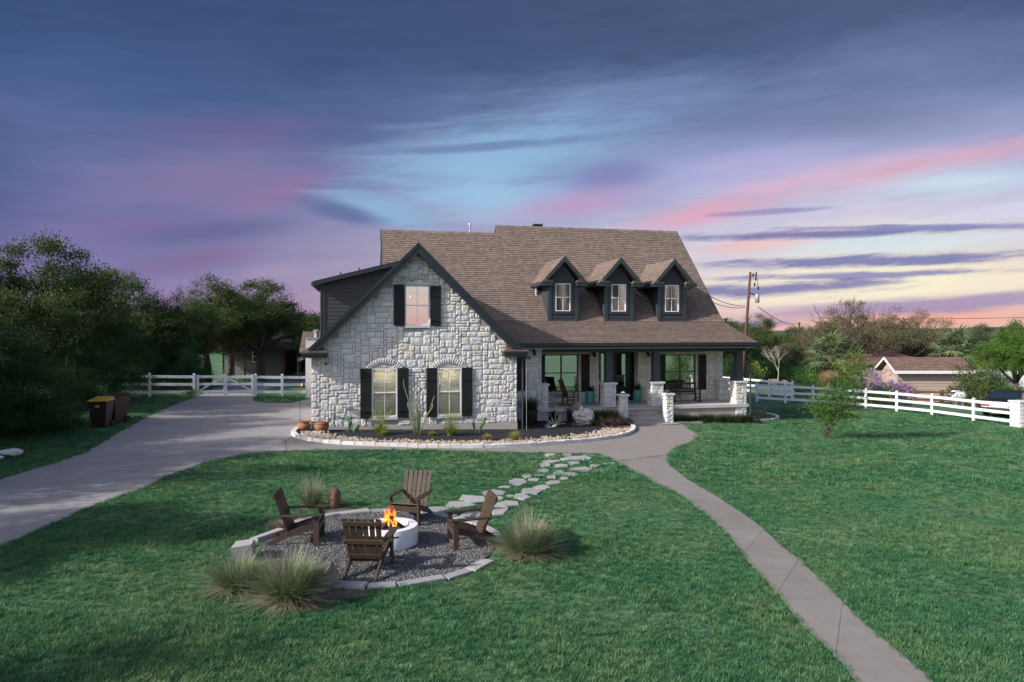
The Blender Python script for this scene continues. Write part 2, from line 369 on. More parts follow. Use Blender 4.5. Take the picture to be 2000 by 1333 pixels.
# ------------------------------------------------------------------ mesh building
class MB:
    def __init__(s): s.v = []; s.f = []; s.uv = []; s.has_uv = False
    def add(s, vs_, fs, uvs=None):
        o = len(s.v); s.v += [tuple(p) for p in vs_]; s.f += [tuple(i+o for i in f) for f in fs]
        if uvs is not None: s.has_uv = True; s.uv += uvs
        elif s.has_uv: s.uv += [[(0, 0)]*len(f) for f in fs]
        return s
    def box(s, x0, x1, y0, y1, z0, z1):
        return s.add([(x0, y0, z0), (x1, y0, z0), (x1, y1, z0), (x0, y1, z0), (x0, y0, z1), (x1, y0, z1), (x1, y1, z1), (x0, y1, z1)],
                     [(0, 3, 2, 1), (4, 5, 6, 7), (0, 1, 5, 4), (1, 2, 6, 5), (2, 3, 7, 6), (3, 0, 4, 7)])
    def beam(s, p0, p1, w, h, up=(0, 0, 1)):
        p0, p1 = Vector(p0), Vector(p1); d = (p1-p0).normalized(); up = Vector(up)
        a = d.cross(up)
        if a.length < 1e-4: a = d.cross(Vector((1, 0, 0)))
        a.normalize(); b = a.cross(d).normalized(); a *= w/2; b *= h/2
        vs_ = [p0-a-b, p0+a-b, p0+a+b, p0-a+b, p1-a-b, p1+a-b, p1+a+b, p1-a+b]
        return s.add(vs_, [(0, 1, 2, 3), (4, 7, 6, 5), (0, 4, 5, 1), (1, 5, 6, 2), (2, 6, 7, 3), (3, 7, 4, 0)])
    def tube(s, pts, rad, n=6, cap=True):
        pts = [Vector(p) for p in pts]; m = len(pts)
        if not hasattr(rad, '__len__'): rad = [rad]*m
        vs_ = []; prev = None
        for i, p in enumerate(pts):
            d = (pts[min(i+1, m-1)]-pts[max(i-1, 0)])
            if d.length < 1e-6: d = Vector((0, 0, 1))
            d.normalize()
            a = d.cross(Vector((0, 0, 1)) if abs(d.z) < .95 else Vector((1, 0, 0))) if prev is None else prev-d*prev.dot(d)
            if a.length < 1e-5: a = d.orthogonal()
            a.normalize(); prev = a; b = d.cross(a)
            for k in range(n):
                t = 2*math.pi*k/n; vs_.append(p+(a*math.cos(t)+b*math.sin(t))*rad[i])
        fs = [(i*n+k, i*n+(k+1) % n, (i+1)*n+(k+1) % n, (i+1)*n+k) for i in range(m-1) for k in range(n)]
        if cap: fs += [tuple(range(n-1, -1, -1)), tuple(range((m-1)*n, m*n))]
        return s.add(vs_, fs)
    def lathe(s, prof, n=20, c=(0, 0, 0), sx=1, sy=1):
        vs_ = []; m = len(prof)
        for r_, z in prof:
            for k in range(n):
                t = 2*math.pi*k/n; vs_.append((c[0]+r_*sx*math.cos(t), c[1]+r_*sy*math.sin(t), c[2]+z))
        fs = [(i*n+k, i*n+(k+1) % n, (i+1)*n+(k+1) % n, (i+1)*n+k) for i in range(m-1) for k in range(n)]
        if prof[0][0] > 1e-4: fs.append(tuple(range(n-1, -1, -1)))
        if prof[-1][0] > 1e-4: fs.append(tuple(range((m-1)*n, m*n)))
        return s.add(vs_, fs)
    def prism(s, poly, z0, z1):
        n = len(poly); f = (lambda z, p: z(p) if callable(z) else z)
        vs_ = [(p[0], p[1], f(z0, p)) for p in poly]+[(p[0], p[1], f(z1, p)) for p in poly]
        return s.add(vs_, [tuple(range(n-1, -1, -1)), tuple(range(n, 2*n))]+[(i, (i+1) % n, n+(i+1) % n, n+i) for i in range(n)])
    def slab(s, pts, thick):
        """pts: coplanar corner points counter-clockwise seen from outside; extruded inwards"""
        p = [Vector(q) for q in pts]; nrm = (p[1]-p[0]).cross(p[2]-p[1]).normalized(); n = len(p)
        return s.add(p+[q-nrm*thick for q in p], [tuple(range(n)), tuple(range(2*n-1, n-1, -1))]+[(i, n+i, n+(i+1) % n, (i+1) % n) for i in range(n)])
    def mesh(s, name, m=None, smooth=False):
        me = bpy.data.meshes.new(name); me.from_pydata(s.v, [], s.f)
        if s.has_uv:
            ul = me.uv_layers.new(name='UVMap'); flat = [c for f in s.uv for c in f]
            ul.data.foreach_set('uv', np.array(flat, dtype=np.float32).ravel())
        if m: me.materials.append(MATS[m])
        if smooth: me.polygons.foreach_set('use_smooth', [True]*len(me.polygons))
        me.update(); return me
    def build(s, name, m, parent=None, smooth=False, loc=None):
        return link(name, s.mesh(name, m, smooth), parent, loc)

def link(name, me, parent=None, loc=None, rot=None, scale=None):
    o = bpy.data.objects.new(name, me); COL.objects.link(o)
    if parent is not None: o.parent = parent
    if loc is not None: o.location = loc
    if rot is not None: o.rotation_euler = rot
    if scale is not None: o.scale = scale
    return o
def tag(o, label=None, cat=None, group=None, kind=None):
    if label: o['label'] = label
    if cat: o['category'] = cat
    if group: o['group'] = group
    if kind: o['kind'] = kind
    return o
def thing(name, label, cat, loc=(0, 0, 0), rz=0, group=None, scale=1):
    o = bpy.data.objects.new(name, None); COL.objects.link(o); o.location = loc; o.rotation_euler = (0, 0, rz)
    o.empty_display_size = .2
    if scale != 1: o.scale = (scale, scale, scale) if not hasattr(scale, '__len__') else scale
    return tag(o, label, cat, group)
def copy_tree(o, parent=None):
    c = o.copy(); COL.objects.link(c)
    if parent is not None: c.parent = parent
    for ch in list(o.children): copy_tree(ch, c)
    return c
def box(name, m, parent, *b): return MB().box(*b).build(name, m, parent)

def quads_mesh(name, V, m):
    """V: (n,4,3) array -> quad soup"""
    n = len(V); me = bpy.data.meshes.new(name)
    me.vertices.add(n*4); me.vertices.foreach_set('co', V.reshape(-1).astype(np.float32))
    me.loops.add(n*4); me.loops.foreach_set('vertex_index', np.arange(n*4, dtype=np.int32))
    me.polygons.add(n); me.polygons.foreach_set('loop_start', np.arange(0, n*4, 4, dtype=np.int32))
    me.polygons.foreach_set('loop_total', np.full(n, 4, dtype=np.int32))
    me.update(calc_edges=True); me.validate()
    if m: me.materials.append(MATS[m])
    return me

def blades_array(n, base, hgt, spread, width, rs, curl=.5, seg=3, upright=.2, hvar=.35):
    """arching grass blades from around a base disc; (n*seg,4,3)"""
    a = rs.uniform(0, 2*np.pi, n); rb = base*np.sqrt(rs.uniform(0, 1, n))
    a0 = rs.uniform(0, 2*np.pi, n)
    bx, by = rb*np.cos(a0), rb*np.sin(a0)
    a = np.where(rs.uniform(0, 1, n) < .7, a0+rs.normal(0, .5, n), a)
    lean = np.clip(upright+(1-upright)*np.sqrt(rs.uniform(0, 1, n)), 0, 1)*spread
    h = hgt*(1-hvar*rs.uniform(0, 1, n))*(1-.25*(lean/spread)**2)
    w = width*rs.uniform(.7, 1.3, n)
    out = []
    px, py = -np.sin(a), np.cos(a)
    tt = np.linspace(0, 1, seg+1)
    P = []
    for t in tt:
        r_ = lean*(t**(1+curl)); zz = h*(t-curl*.28*t*t*(lean/spread))
        ww = w*(1-t)**.6 if t < 1 else w*.08
        c = np.stack([bx+r_*np.cos(a), by+r_*np.sin(a), zz], 1)
        o = np.stack([px*ww/2, py*ww/2, 0*ww], 1)
        P.append((c-o, c+o))
    for i in range(seg):
        out.append(np.stack([P[i][0], P[i][1], P[i+1][1], P[i+1][0]], 1))
    return np.concatenate(out)

def scatter(name, pts, rots, scl, idx, meshes, label, cat=None, parent=None, group=None):
    """one object of uncountable stuff: many small meshes placed on points"""
    me = bpy.data.meshes.new(name); n = len(pts)
    me.vertices.add(n); me.vertices.foreach_set('co', np.asarray(pts, dtype=np.float32).ravel())
    for nm, ty, key, arr in (('rot', 'FLOAT_VECTOR', 'vector', rots), ('scl', 'FLOAT_VECTOR', 'vector', scl), ('pick', 'INT', 'value', idx)):
        at = me.attributes.new(nm, ty, 'POINT')
        at.data.foreach_set(key, np.asarray(arr, dtype=np.int32 if ty == 'INT' else np.float32).ravel())
    me.update()
    o = link(name, me, parent); tag(o, label, cat, group, 'stuff')
    srcs = bpy.data.collections.new(name+'_pieces')
    for i, q in enumerate(meshes): srcs.objects.link(bpy.data.objects.new('%s_piece_%02d' % (name, i), q))
    t = bpy.data.node_groups.new(name+'_scatter', 'GeometryNodeTree')
    t.interface.new_socket('Geometry', in_out='INPUT', socket_type='NodeSocketGeometry')
    t.interface.new_socket('Geometry', in_out='OUTPUT', socket_type='NodeSocketGeometry')
    gi = t.nodes.new('NodeGroupInput'); go = t.nodes.new('NodeGroupOutput')
    ci = t.nodes.new('GeometryNodeCollectionInfo'); ci.inputs[0].default_value = srcs; ci.inputs[1].default_value = True; ci.inputs[2].default_value = True
    ip = t.nodes.new('GeometryNodeInstanceOnPoints'); ip.inputs['Pick Instance'].default_value = True
    def attr(nm, ty):
        a = t.nodes.new('GeometryNodeInputNamedAttribute'); a.data_type = ty; a.inputs[0].default_value = nm
        return next(q for q in a.outputs if q.enabled and q.name == 'Attribute')
    t.links.new(gi.outputs[0], ip.inputs['Points']); t.links.new(ci.outputs[0], ip.inputs['Instance'])
    t.links.new(attr('pick', 'INT'), ip.inputs['Instance Index'])
    e2r = t.nodes.new('FunctionNodeEulerToRotation'); t.links.new(attr('rot', 'FLOAT_VECTOR'), e2r.inputs[0])
    t.links.new(e2r.outputs[0], ip.inputs['Rotation']); t.links.new(attr('scl', 'FLOAT_VECTOR'), ip.inputs['Scale'])
    t.links.new(ip.outputs[0], go.inputs[0])
    md = o.modifiers.new('scatter', 'NODES'); md.node_group = t
    return o

def in_poly(px, py, poly):
    poly = np.asarray(poly); x1, y1 = poly[:, 0], poly[:, 1]; x2, y2 = np.roll(x1, -1), np.roll(y1, -1)
    c = np.zeros(len(px), bool)
    for a, b, d, e in zip(x1, y1, x2, y2):
        if b == e: continue
        c ^= ((b > py) != (e > py)) & (px < (d-a)*(py-b)/(e-b)+a)
    return c
def smooth_line(pts, n=6):
    """Catmull-Rom through 2-D points"""
    P = [np.array(p, float) for p in pts]; P = [2*P[0]-P[1]]+P+[2*P[-1]-P[-2]]; out = []
    for i in range(1, len(P)-2):
        for k in range(n):
            t = k/n; a, b, c, d = P[i-1:i+3]
            out.append(.5*((2*b)+(c-a)*t+(2*a-5*b+4*c-d)*t*t+(3*b-a-3*c+d)*t**3))
    out.append(P[-2]); return [tuple(p) for p in out]
def rock_mesh(name, m, seed, rough=.25, sub=2, flat=.7):
    bm = bmesh.new(); bmesh.ops.create_icosphere(bm, subdivisions=sub, radius=1.0)
    r_ = random.Random(seed); ph = [(Vector((r_.gauss(0, 1), r_.gauss(0, 1), r_.gauss(0, 1))).normalized(), r_.uniform(.55, .9)) for _ in range(9)]
    off = Vector((seed*3.7, seed*1.3, seed*.7))
    for v in bm.verts:
        d = v.co.normalized(); s_ = 1.0
        for n_, k in ph:
            q = d.dot(n_)
            if q > k: s_ = min(s_, k/q)
        s_ *= 1+rough*.22*mnoise.fractal(d*2.6+off, 1.0, 2.0, 4) if sub > 2 else 1+rough*.25*(r_.random()-.5)
        v.co = d*s_; v.co.z *= flat
    me = bpy.data.meshes.new(name); bm.to_mesh(me); bm.free(); me.materials.append(MATS[m]); return me

# ------------------------------------------------------------------ ground, driveway, walk, beds
def drop(y): t_ = min(max((y-62)/160.0, 0), 1); return 7.0*t_*t_*(3-2*t_)
xs = [-5000, -600, -120, -45, -20, 0, 20, 45, 120, 600, 5000]; ys = [-5000, -300, -40, 0, 20, 40, 62, 75, 90, 105, 120, 140, 160, 180, 200, 222, 600, 5000]
mb = MB(); nx = len(xs)
mb.add([(x, y, gz(x)-drop(y)) for y in ys for x in xs], [(j*nx+i, j*nx+i+1, (j+1)*nx+i+1, (j+1)*nx+i) for j in range(len(ys)-1) for i in range(nx-1)])
tag(mb.build('ground', 'lawn_soil'), 'green sloping ground under the lawn reaching to the horizon', None, None, 'structure')

def sheet(poly, h0, h1): return MB().prism(poly, lambda p: gz(p[0])+h0, lambda p: gz(p[0])+h1)
DRIVE_PX = [(-320, 1085), (-120, 985), (0, 937), (90, 910), (165, 885), (240, 840), (300, 808), (350, 787), (378, 778), (420, 759), (470, 749), (600, 743), (600, 752), (530, 757), (500, 768), (494, 783), (520, 788), (570, 788), (612, 777), (640, 830), (575, 850), (556, 862), (560, 882), (480, 888), (400, 905), (330, 930), (280, 955), (180, 990), (90, 1030), (0, 1070), (-150, 1150), (-500, 1330)]
DRIVE = [G(*p) for p in DRIVE_PX]
tag(sheet(DRIVE, -.12, .012).build('driveway', 'driveway'), 'wide grey concrete driveway running up to the white gate', None, None, 'structure')

BORDER_PX = [(604, 836), (584, 841), (573, 849), (590, 859), (640, 867), (700, 871), (760, 873), (830, 875.5), (900, 876), (960, 875.5), (1030, 872.5), (1100, 867.5), (1150, 863), (1195, 857), (1225, 850), (1238, 841), (1232, 833), (1219, 828.5)]
BORDER = smooth_line([G(*p) for p in BORDER_PX], 6)
LEFT_PX = [(1202, 903), (1269, 939), (1320, 962), (1357, 989), (1395, 1020), (1429, 1052), (1454, 1090), (1483, 1123), (1525, 1170), (1563, 1220), (1605, 1258), (1643, 1296), (1668, 1329), (1760, 1450), (1880, 1600)]
RIGHT_PX = [(1305, 890), (1309, 911), (1345, 939), (1395, 968), (1454, 1006), (1490, 1033), (1530, 1071), (1563, 1096), (1605, 1136), (1643, 1174), (1693, 1224), (1748, 1270), (1798, 1312), (1821, 1333), (1980, 1460), (2160, 1600)]
JOINTS = [((1202, 903), (1305, 890)), ((1330, 969), (1420, 984)), ((1416, 1037), (1488, 1032)), ((1452, 1084), (1492, 1036)), ((1519, 1160), (1560, 1094)), ((1529, 1174), (1640, 1170)), ((1632, 1284), (1646, 1178)), ((1700, 1372), (1860, 1365)), ((1880, 1600), (2160, 1600))]
LANDING_PX = [(1213, 826), (1318, 826), (1348, 840), (1363, 851), (1354, 862), (1322, 875), (1305, 890), (1202, 903), (1170, 888), (1040, 886), (900, 882), (700, 880), (562, 882.5), (557, 862)]
LANDING = smooth_line([G(*p) for p in LANDING_PX[:7]], 4)+[G(*p) for p in LANDING_PX[7:]]+[(x, y+.05) for x, y in BORDER[8:]]
WALK = [G(*p) for p in LEFT_PX]+[G(*p) for p in reversed(RIGHT_PX)]
walk = sheet(LANDING, -.12, .004)
walk.prism(WALK, lambda p: gz(p[0])-.12, lambda p: gz(p[0])+.003)
walk = tag(walk.build('walkway', 'driveway'), 'curved concrete walkway from the porch steps across the lawn', None, None, 'structure')
def slab_between(j0, j1):
    (l0, r0), (l1, r1) = j0, j1
    lp = [l0]+[p for p in LEFT_PX if l0[1]+4 < p[1] < l1[1]-4]+[l1]
    rp = [r0]+[p for p in RIGHT_PX if r0[1]+4 < p[1] < r1[1]-4]+[r1]
    return [G(*p) for p in lp]+[G(*p) for p in reversed(rp)]
def inset(poly, d):
    P = [np.array(p) for p in poly]; n = len(P); out = []
    ar = sum(P[i][0]*P[(i+1) % n][1]-P[(i+1) % n][0]*P[i][1] for i in range(n)); sg = 1 if ar > 0 else -1
    for i in range(n):
        a, b, c = P[i-1], P[i], P[(i+1) % n]
        e1 = (b-a)/(np.linalg.norm(b-a)+1e-9); e2 = (c-b)/(np.linalg.norm(c-b)+1e-9)
        n1 = np.array((-e1[1], e1[0]))*sg; n2 = np.array((-e2[1], e2[0]))*sg
        m_ = n1+n2; q = m_.dot(n1); m_ = m_/max(q, .35)
        out.append(tuple(b+m_*d))
    return out
def ccw(poly):
    ar = sum(poly[i][0]*poly[(i+1) % len(poly)][1]-poly[(i+1) % len(poly)][0]*poly[i][1] for i in range(len(poly)))
    return poly if ar > 0 else poly[::-1]
for i in range(len(JOINTS)-1):
    sheet(ccw(inset(slab_between(JOINTS[i], JOINTS[i+1]), .004)), -.05, .022).build('slab', 'walkway', walk)
sheet(ccw(inset(LANDING, .006)), -.05, .020).build('slab', 'walkway', walk)

BED = list(BORDER)+[tuple(W(12.5, 2.3)[:2]), tuple(W(7.73, 2.5)[:2]), tuple(W(7.73, -.03)[:2]), tuple(W(-.05, -.03)[:2])]
tag(sheet(ccw(BED), -.1, .035).build('planting_bed', 'mulch'), 'dark mulched planting bed along the stone gable and porch', None, None, 'structure')
RB_PX = [(1318, 829), (1360, 827.5), (1410, 826), (1460, 824.5), (1500, 822.5), (1519, 819), (1512, 813), (1490, 808), (1466, 804)]
RBORDER = smooth_line([G(*p) for p in RB_PX], 5)
RBED = list(RBORDER)+[tuple(W(19.6, 3.2)[:2]), tuple(W(19.3, 2.4)[:2]), tuple(W(15.1, 2.4)[:2]), tuple(W(15.1, 1.6)[:2])]
tag(sheet(ccw(RBED), -.1, .03).build('side_planting_bed', 'bare_soil'), 'narrow planting bed below the porch floor beside the steps', None, None, 'structure')

def border_stones(line, parent, wid, hgt, lmin, lmax, m, h0=0.0, jit=.012):
    P = [np.array(p) for p in line]; seg = [np.linalg.norm(P[i+1]-P[i]) for i in range(len(P)-1)]; cum = np.concatenate([[0], np.cumsum(seg)])
    def at(s_):
        s_ = min(max(s_, 0), cum[-1]-1e-6); i = int(np.searchsorted(cum, s_, 'right')-1); return P[i]+(P[i+1]-P[i])*((s_-cum[i])/seg[i])
    s_ = 0
    while s_ < cum[-1]-.05:
        l = random.uniform(lmin, lmax); e = min(s_+l, cum[-1])
        a, b = at(s_+.006), at(e-.006); d = (b-a)/(np.linalg.norm(b-a)+1e-9); nr = np.array((-d[1], d[0]))
        w0 = wid/2+random.uniform(-jit, jit); h = hgt+random.uniform(-jit, jit)
        p4 = [tuple(a-nr*w0), tuple(b-nr*w0), tuple(b+nr*w0), tuple(a+nr*w0)]
        mid = at((s_+e)/2); zz = gz(mid[0])
        q = MB(); i4 = [tuple(np.array(p)*.94+np.array(mid)*.06) for p in p4]
        lo = [(p[0], p[1], zz-.08) for p in p4]; m1 = [(p[0], p[1], zz+h0+h-.018) for p in p4]; hi = [(p[0], p[1], zz+h0+h+random.uniform(-.006, .006)) for p in i4]
        q.add(lo+m1+hi, [(0, 3, 2, 1)]+[(k+o, (k+1) % 4+o, (k+1) % 4+4+o, k+4+o) for o in (0, 4) for k in range(4)]+[(8, 9, 10, 11)])
        q.build('border_stone', m, parent)
        s_ = e
bb = thing('stone_border', 'pale limestone block edging round the rock bed in front of the gable', 'edging', (0, 0, 0))
border_stones(BORDER, bb, .15, .13, .26, .46, 'limestone')
rb = thing('stone_border', 'low pale stone edging round the bed right of the porch steps', 'edging', (0, 0, 0))
border_stones(RBORDER, rb, .14, .10, .3, .5, 'limestone')

# fire pit circle
PC = np.array((-2.35, 12.27)); PR = 2.13
pit_poly = [(PC[0]+(PR-.1)*math.cos(t), PC[1]+(PR-.1)*math.sin(t)) for t in np.linspace(0, 2*math.pi, 64, endpoint=False)]
tag(sheet(pit_poly, -.1, .02).build('fire_pit_floor', 'gravel_bed'), 'round grey gravel floor of the fire pit area', None, None, 'structure')
ring = thing('stone_ring', 'flat pale stone ring round the gravel fire pit area', 'edging', (0, 0, 0))
def ring_part(a0, a1, h, w=.2):
    line = [(PC[0]+PR*math.cos(t), PC[1]+PR*math.sin(t)) for t in np.linspace(a0, a1, max(6, int(abs(a1-a0)*12)))]
    border_stones(line, ring, w, h, .42, .8, 'flagstone')
ring_part(R(-126), R(-22), .05, .19)       # front arc
ring_part(R(4), R(150), .05, .22)      # back arc
CLUMP_SOIL = [(G(470, 1150), .42), (G(575, 1172), .60), (G(685, 1160), .30), (G(1035, 1085), .42), (G(605, 990), .30), (G(665, 1000), .38), (G(500, 1110), .35)]
soil = MB()
for (cx, cy), r_ in CLUMP_SOIL:
    soil.prism([(cx+r_*random.uniform(.85, 1.15)*math.cos(t), cy+.8*r_*random.uniform(.85, 1.15)*math.sin(t)) for t in np.linspace(0, 2*math.pi, 18, endpoint=False)], lambda p: gz(p[0])-.05, lambda p: gz(p[0])+.009+.002*random.random())
tag(soil.build('bare_soil', 'bare_soil'), 'patches of bare brown soil under the grass clumps', None, None, 'stuff')

# stepping stones from the pit to the walk
FL = [(1335, 121, 80, 20), (1475, 121, 80, 15), (1530, 150, 220, 28), (1640, 125, 90, 8), (1350, 172, 130, 18), (1525, 185, 90, 20), (1300, 202, 70, 28), (1425, 205, 85, 25), (1685, 205, 80, 22), (1800, 187, 90, 12), (1580, 236, 150, 35), (1275, 247, 105, 28), (1405, 260, 80, 30), (1495, 275, 110, 28), (1155, 288, 75, 25), (1260, 280, 80, 15), (1350, 293, 75, 25), (1445, 305, 60, 18), (1215, 316, 90, 18), (1090, 332, 130, 45), (1360, 340, 115, 28), (1275, 375, 120, 30), (985, 372, 90, 12), (1195, 408, 165, 42), (897, 418, 160, 40), (1120, 450, 115, 40), (1030, 445, 60, 15), (735, 467, 185, 55), (935, 462, 80, 22), (1008, 504, 160, 42), (625, 512, 210, 45), (940, 555, 130, 75), (455, 552, 190, 35), (740, 590, 180, 36)]
flp = tag(bpy.data.objects.new('flagstone_path', None), 'flagstone stepping path from the fire pit to the walkway', None, None, 'structure'); COL.objects.link(flp)
FLAGS = []
for x, y, w, h in FL:
    k = random.randint(5, 6); a0 = random.uniform(0, 6.28)
    pl = []
    for i in range(k):
        t = a0+2*math.pi*(i+random.uniform(-.22, .22))/k; q = random.uniform(.88, 1.12)
        cx, sx_ = math.cos(t), math.sin(t); sq = (abs(cx)**4+abs(sx_)**4)**-.25
        pl.append(G(740+(x+cx*sq*q*w*.57)/4, 860+(y+sx_*sq*q*h*.57)/4))
    pl = ccw(pl); FLAGS.append(pl); n = len(pl)
    q = MB(); i4 = inset(pl, .012); top = random.uniform(.03, .042)
    q.add([(a, b, gz(a)-.05) for a, b in pl]+[(a, b, gz(a)+top-.01) for a, b in pl]+[(a, b, gz(a)+top) for a, b in i4],
          [tuple(range(n-1, -1, -1))]+[(i+o, (i+1) % n+o, (i+1) % n+n+o, i+n+o) for o in (0, n) for i in range(n)]+[tuple(range(2*n, 3*n))])
    q.build('flagstone', 'flagstone', flp)

# the lawn itself
def lawn_mask(px, py):
    bad = in_poly(px, py, DRIVE) | in_poly(px, py, LANDING) | in_poly(px, py, WALK) | in_poly(px, py, BED) | in_poly(px, py, RBED)
    bad |= np.hypot(px-PC[0], py-PC[1]) < PR+.02
    hx, hy = (px-HX)*cA+(py-HY)*sA, -(px-HX)*sA+(py-HY)*cA
    bad |= (hx > -.1) & (hx < 19.6) & (hy > -.05) & ((hx < 7.8) | (hy > 2.3))
    for (cx, cy), r_ in CLUMP_SOIL: bad |= np.hypot(px-cx, (py-cy)/.8) < r_*.92
    for f in FLAGS: bad |= in_poly(px, py, f)
    return ~bad
rs = np.random.default_rng(11)
TUFTS = [quads_mesh('tuft', blades_array(18, .055, .055, .055, .0085, np.random.default_rng(50+i), .5, 2, .1, .6), 'grass_blade') for i in range(6)]
BIGT = [quads_mesh('tuft_wide', blades_array(26, .13, .085, .09, .014, np.random.default_rng(80+i), .5, 2, .1, .6), 'grass_blade') for i in range(4)]
P_, S_, I_ = [], [], []
for y0, y1, dens, big in ((5.6, 9, 620, 0), (9, 13, 430, 0), (13, 18, 250, 0), (18, 25, 90, 1), (25, 38, 42, 1)):
    a = 0; W0, W1 = -.86*y1, .86*y1; n = int((W1-W0)*(y1-y0)*dens)
    px = rs.uniform(W0, W1, n); py = rs.uniform(y0, y1, n)
    k = (np.abs(px) < .80*py+1.0); px, py = px[k], py[k]; k = lawn_mask(px, py); px, py = px[k], py[k]
    # thinner, patchy growth
    pt = np.sin(px*.9+1.3*np.sin(py*.7))*np.sin(py*1.1+.8*np.sin(px*.6))+.5*np.sin(px*3.1+py*2.3)*np.sin(py*2.7-px*1.7)
    k = rs.uniform(0, 1, len(px)) < .80+.2*pt; px, py, pt = px[k], py[k], pt[k]
    P_.append(np.stack([px, py, -.2-.03*px], 1)); S_.append(np.clip(rs.normal(1.0, .25, len(px))+.14*pt, .5, 1.6)); I_.append(rs.integers(0, 6, len(px)) if not big else 6+rs.integers(0, 4, len(px)))
for line in (WALK[:15], WALK[15:], LANDING[4:31], DRIVE[1:9], DRIVE[22:]):
    L_ = np.array(line); sg = np.linalg.norm(np.diff(L_, axis=0), axis=1); cum = np.concatenate([[0], np.cumsum(sg)]); n = int(cum[-1]*38)
    t = rs.uniform(0, cum[-1], n); px = np.interp(t, cum, L_[:, 0])+rs.normal(0, .022, n); py = np.interp(t, cum, L_[:, 1])+rs.normal(0, .022, n)
    k = (py > 5.5) & (py < 34) & (np.abs(px) < .85*py+1); px, py = px[k], py[k]
    P_.append(np.stack([px, py, -.2-.03*px], 1)); S_.append(rs.uniform(.55, 1.15, len(px))); I_.append(rs.integers(0, 6, len(px)))
P_ = np.concatenate(P_); S_ = np.concatenate(S_); I_ = np.concatenate(I_)
rot = np.stack([rs.normal(0, .12, len(P_)), rs.normal(0, .12, len(P_)), rs.uniform(0, 6.28, len(P_))], 1)
scatter('lawn_grass', P_, rot, np.stack([S_]*3, 1), I_, TUFTS+BIGT, 'short mown green lawn grass')
# ring gravel
n = 22000; t = rs.uniform(0, 6.283, n); q = (PR-.13)*np.sqrt(rs.uniform(0, 1, n)); px, py = PC[0]+q*np.cos(t), PC[1]+q*np.sin(t)
GR = [rock_mesh('chip', 'gravel', i, .5, 1, .7) for i in range(5)]
s_ = rs.uniform(.008, .019, n)*np.where(rs.uniform(0, 1, n) < .08, 1.5, 1)
scatter('pit_gravel', np.stack([px, py, -.2-.03*px+.022+s_*.2], 1), rs.uniform(0, 6.28, (n, 3)), np.stack([s_*rs.uniform(.8, 1.4, n), s_, s_*.8], 1), rs.integers(0, 5, n), GR, 'loose grey crushed gravel inside the stone ring')
# river rock in the bed
RK = [rock_mesh('cobble', 'river_rock', 30+i, .1, 2, .62) for i in range(5)]
for q in RK: q.polygons.foreach_set('use_smooth', [True]*len(q.polygons))
n = 9000; i = rs.integers(10, len(BORDER)-5, n); B_ = np.array(BORDER); dd = np.abs(rs.normal(.50, .26, n))
tx = B_[np.minimum(i+1, len(B_)-1)]-B_[i]; tx /= np.linalg.norm(tx, axis=1)[:, None]+1e-9
pp = B_[i]+tx*rs.uniform(-.3, .3, n)[:, None]+np.stack([-tx[:, 1], tx[:, 0]], 1)*(dd+.1)[:, None]
k = in_poly(pp[:, 0], pp[:, 1], inset(ccw(BED), .1)); hx, hy = (pp[:, 0]-HX)*cA+(pp[:, 1]-HY)*sA, -(pp[:, 0]-HX)*sA+(pp[:, 1]-HY)*cA
k &= ~((hy > -.55) & (hx < 7.2)); k &= (np.sin(pp[:, 0]*1.7)*.5+dd*1.6 > .25) | (rs.uniform(0, 1, n) < .25); pp = pp[k][:3200]; n = len(pp)
s_ = rs.uniform(.030, .065, n)
scatter('river_rocks', np.stack([pp[:, 0], pp[:, 1], -.2-.03*pp[:, 0]+.04+s_*.25], 1), np.stack([rs.normal(0, .3, n), rs.normal(0, .3, n), rs.uniform(0, 6.28, n)], 1), np.stack([s_*rs.uniform(.9, 1.5, n), s_, s_*.9], 1), rs.integers(0, 5, n), RK, 'rounded tan and white river rocks spread over the bed')

# ------------------------------------------------------------------ the house (local axes: x along the front, y into the house)
house = thing('stone_house', 'pale stone house with black trim, brown shingle roof and three dormers', 'house', (HX, HY, 0), YAW)
def V3(*p): return Vector(p)
def lerp(a, b, t): return a+(b-a)*t

def stone_mesh(seed, relief, nx=5, nz=4, m_='limestone'):
    r_ = random.Random(seed); q = MB(); vs_ = []
    for j in range(nz+1):
        for i in range(nx+1):
            edge = i in (0, nx) or j in (0, nz)
            x = -.5+i/nx+(0 if edge else r_.uniform(-.3, .3)/nx); z = -.5+j/nz+(0 if edge else r_.uniform(-.3, .3)/nz)
            vs_.append((x, .003+.006*r_.random() if edge else -relief*r_.uniform(.15, 1.0), z))
    fs = []
    for j in range(nz):
        for i in range(nx):
            a = j*(nx+1)+i; b, c, d = a+1, a+nx+2, a+nx+1
            fs += [(a, b, c), (a, c, d)] if r_.random() < .5 else [(a, b, d), (b, c, d)]
    k = len(vs_); vs_ += [(-.5, .09, -.5), (.5, .09, -.5), (.5, .09, .5), (-.5, .09, .5)]
    bot = list(range(nx+1)); top = [nz*(nx+1)+i for i in range(nx+1)]
    lf = [j*(nx+1) for j in range(nz+1)]; rt = [j*(nx+1)+nx for j in range(nz+1)]
    fs += [tuple(bot[::-1]+[k, k+1]), tuple(top+[k+2, k+3]), tuple(lf+[k+3, k]), tuple(rt[::-1]+[k+1, k+2])]
    q.add(vs_, fs); return q.mesh('stone', m_)
ROUGH = [stone_mesh(i, .020) for i in range(10)]
SMOOTH = [stone_mesh(40+i, .014) for i in range(8)]

WARM = [stone_mesh(60+i, .014, 5, 4, 'limestone_warm') for i in range(8)]

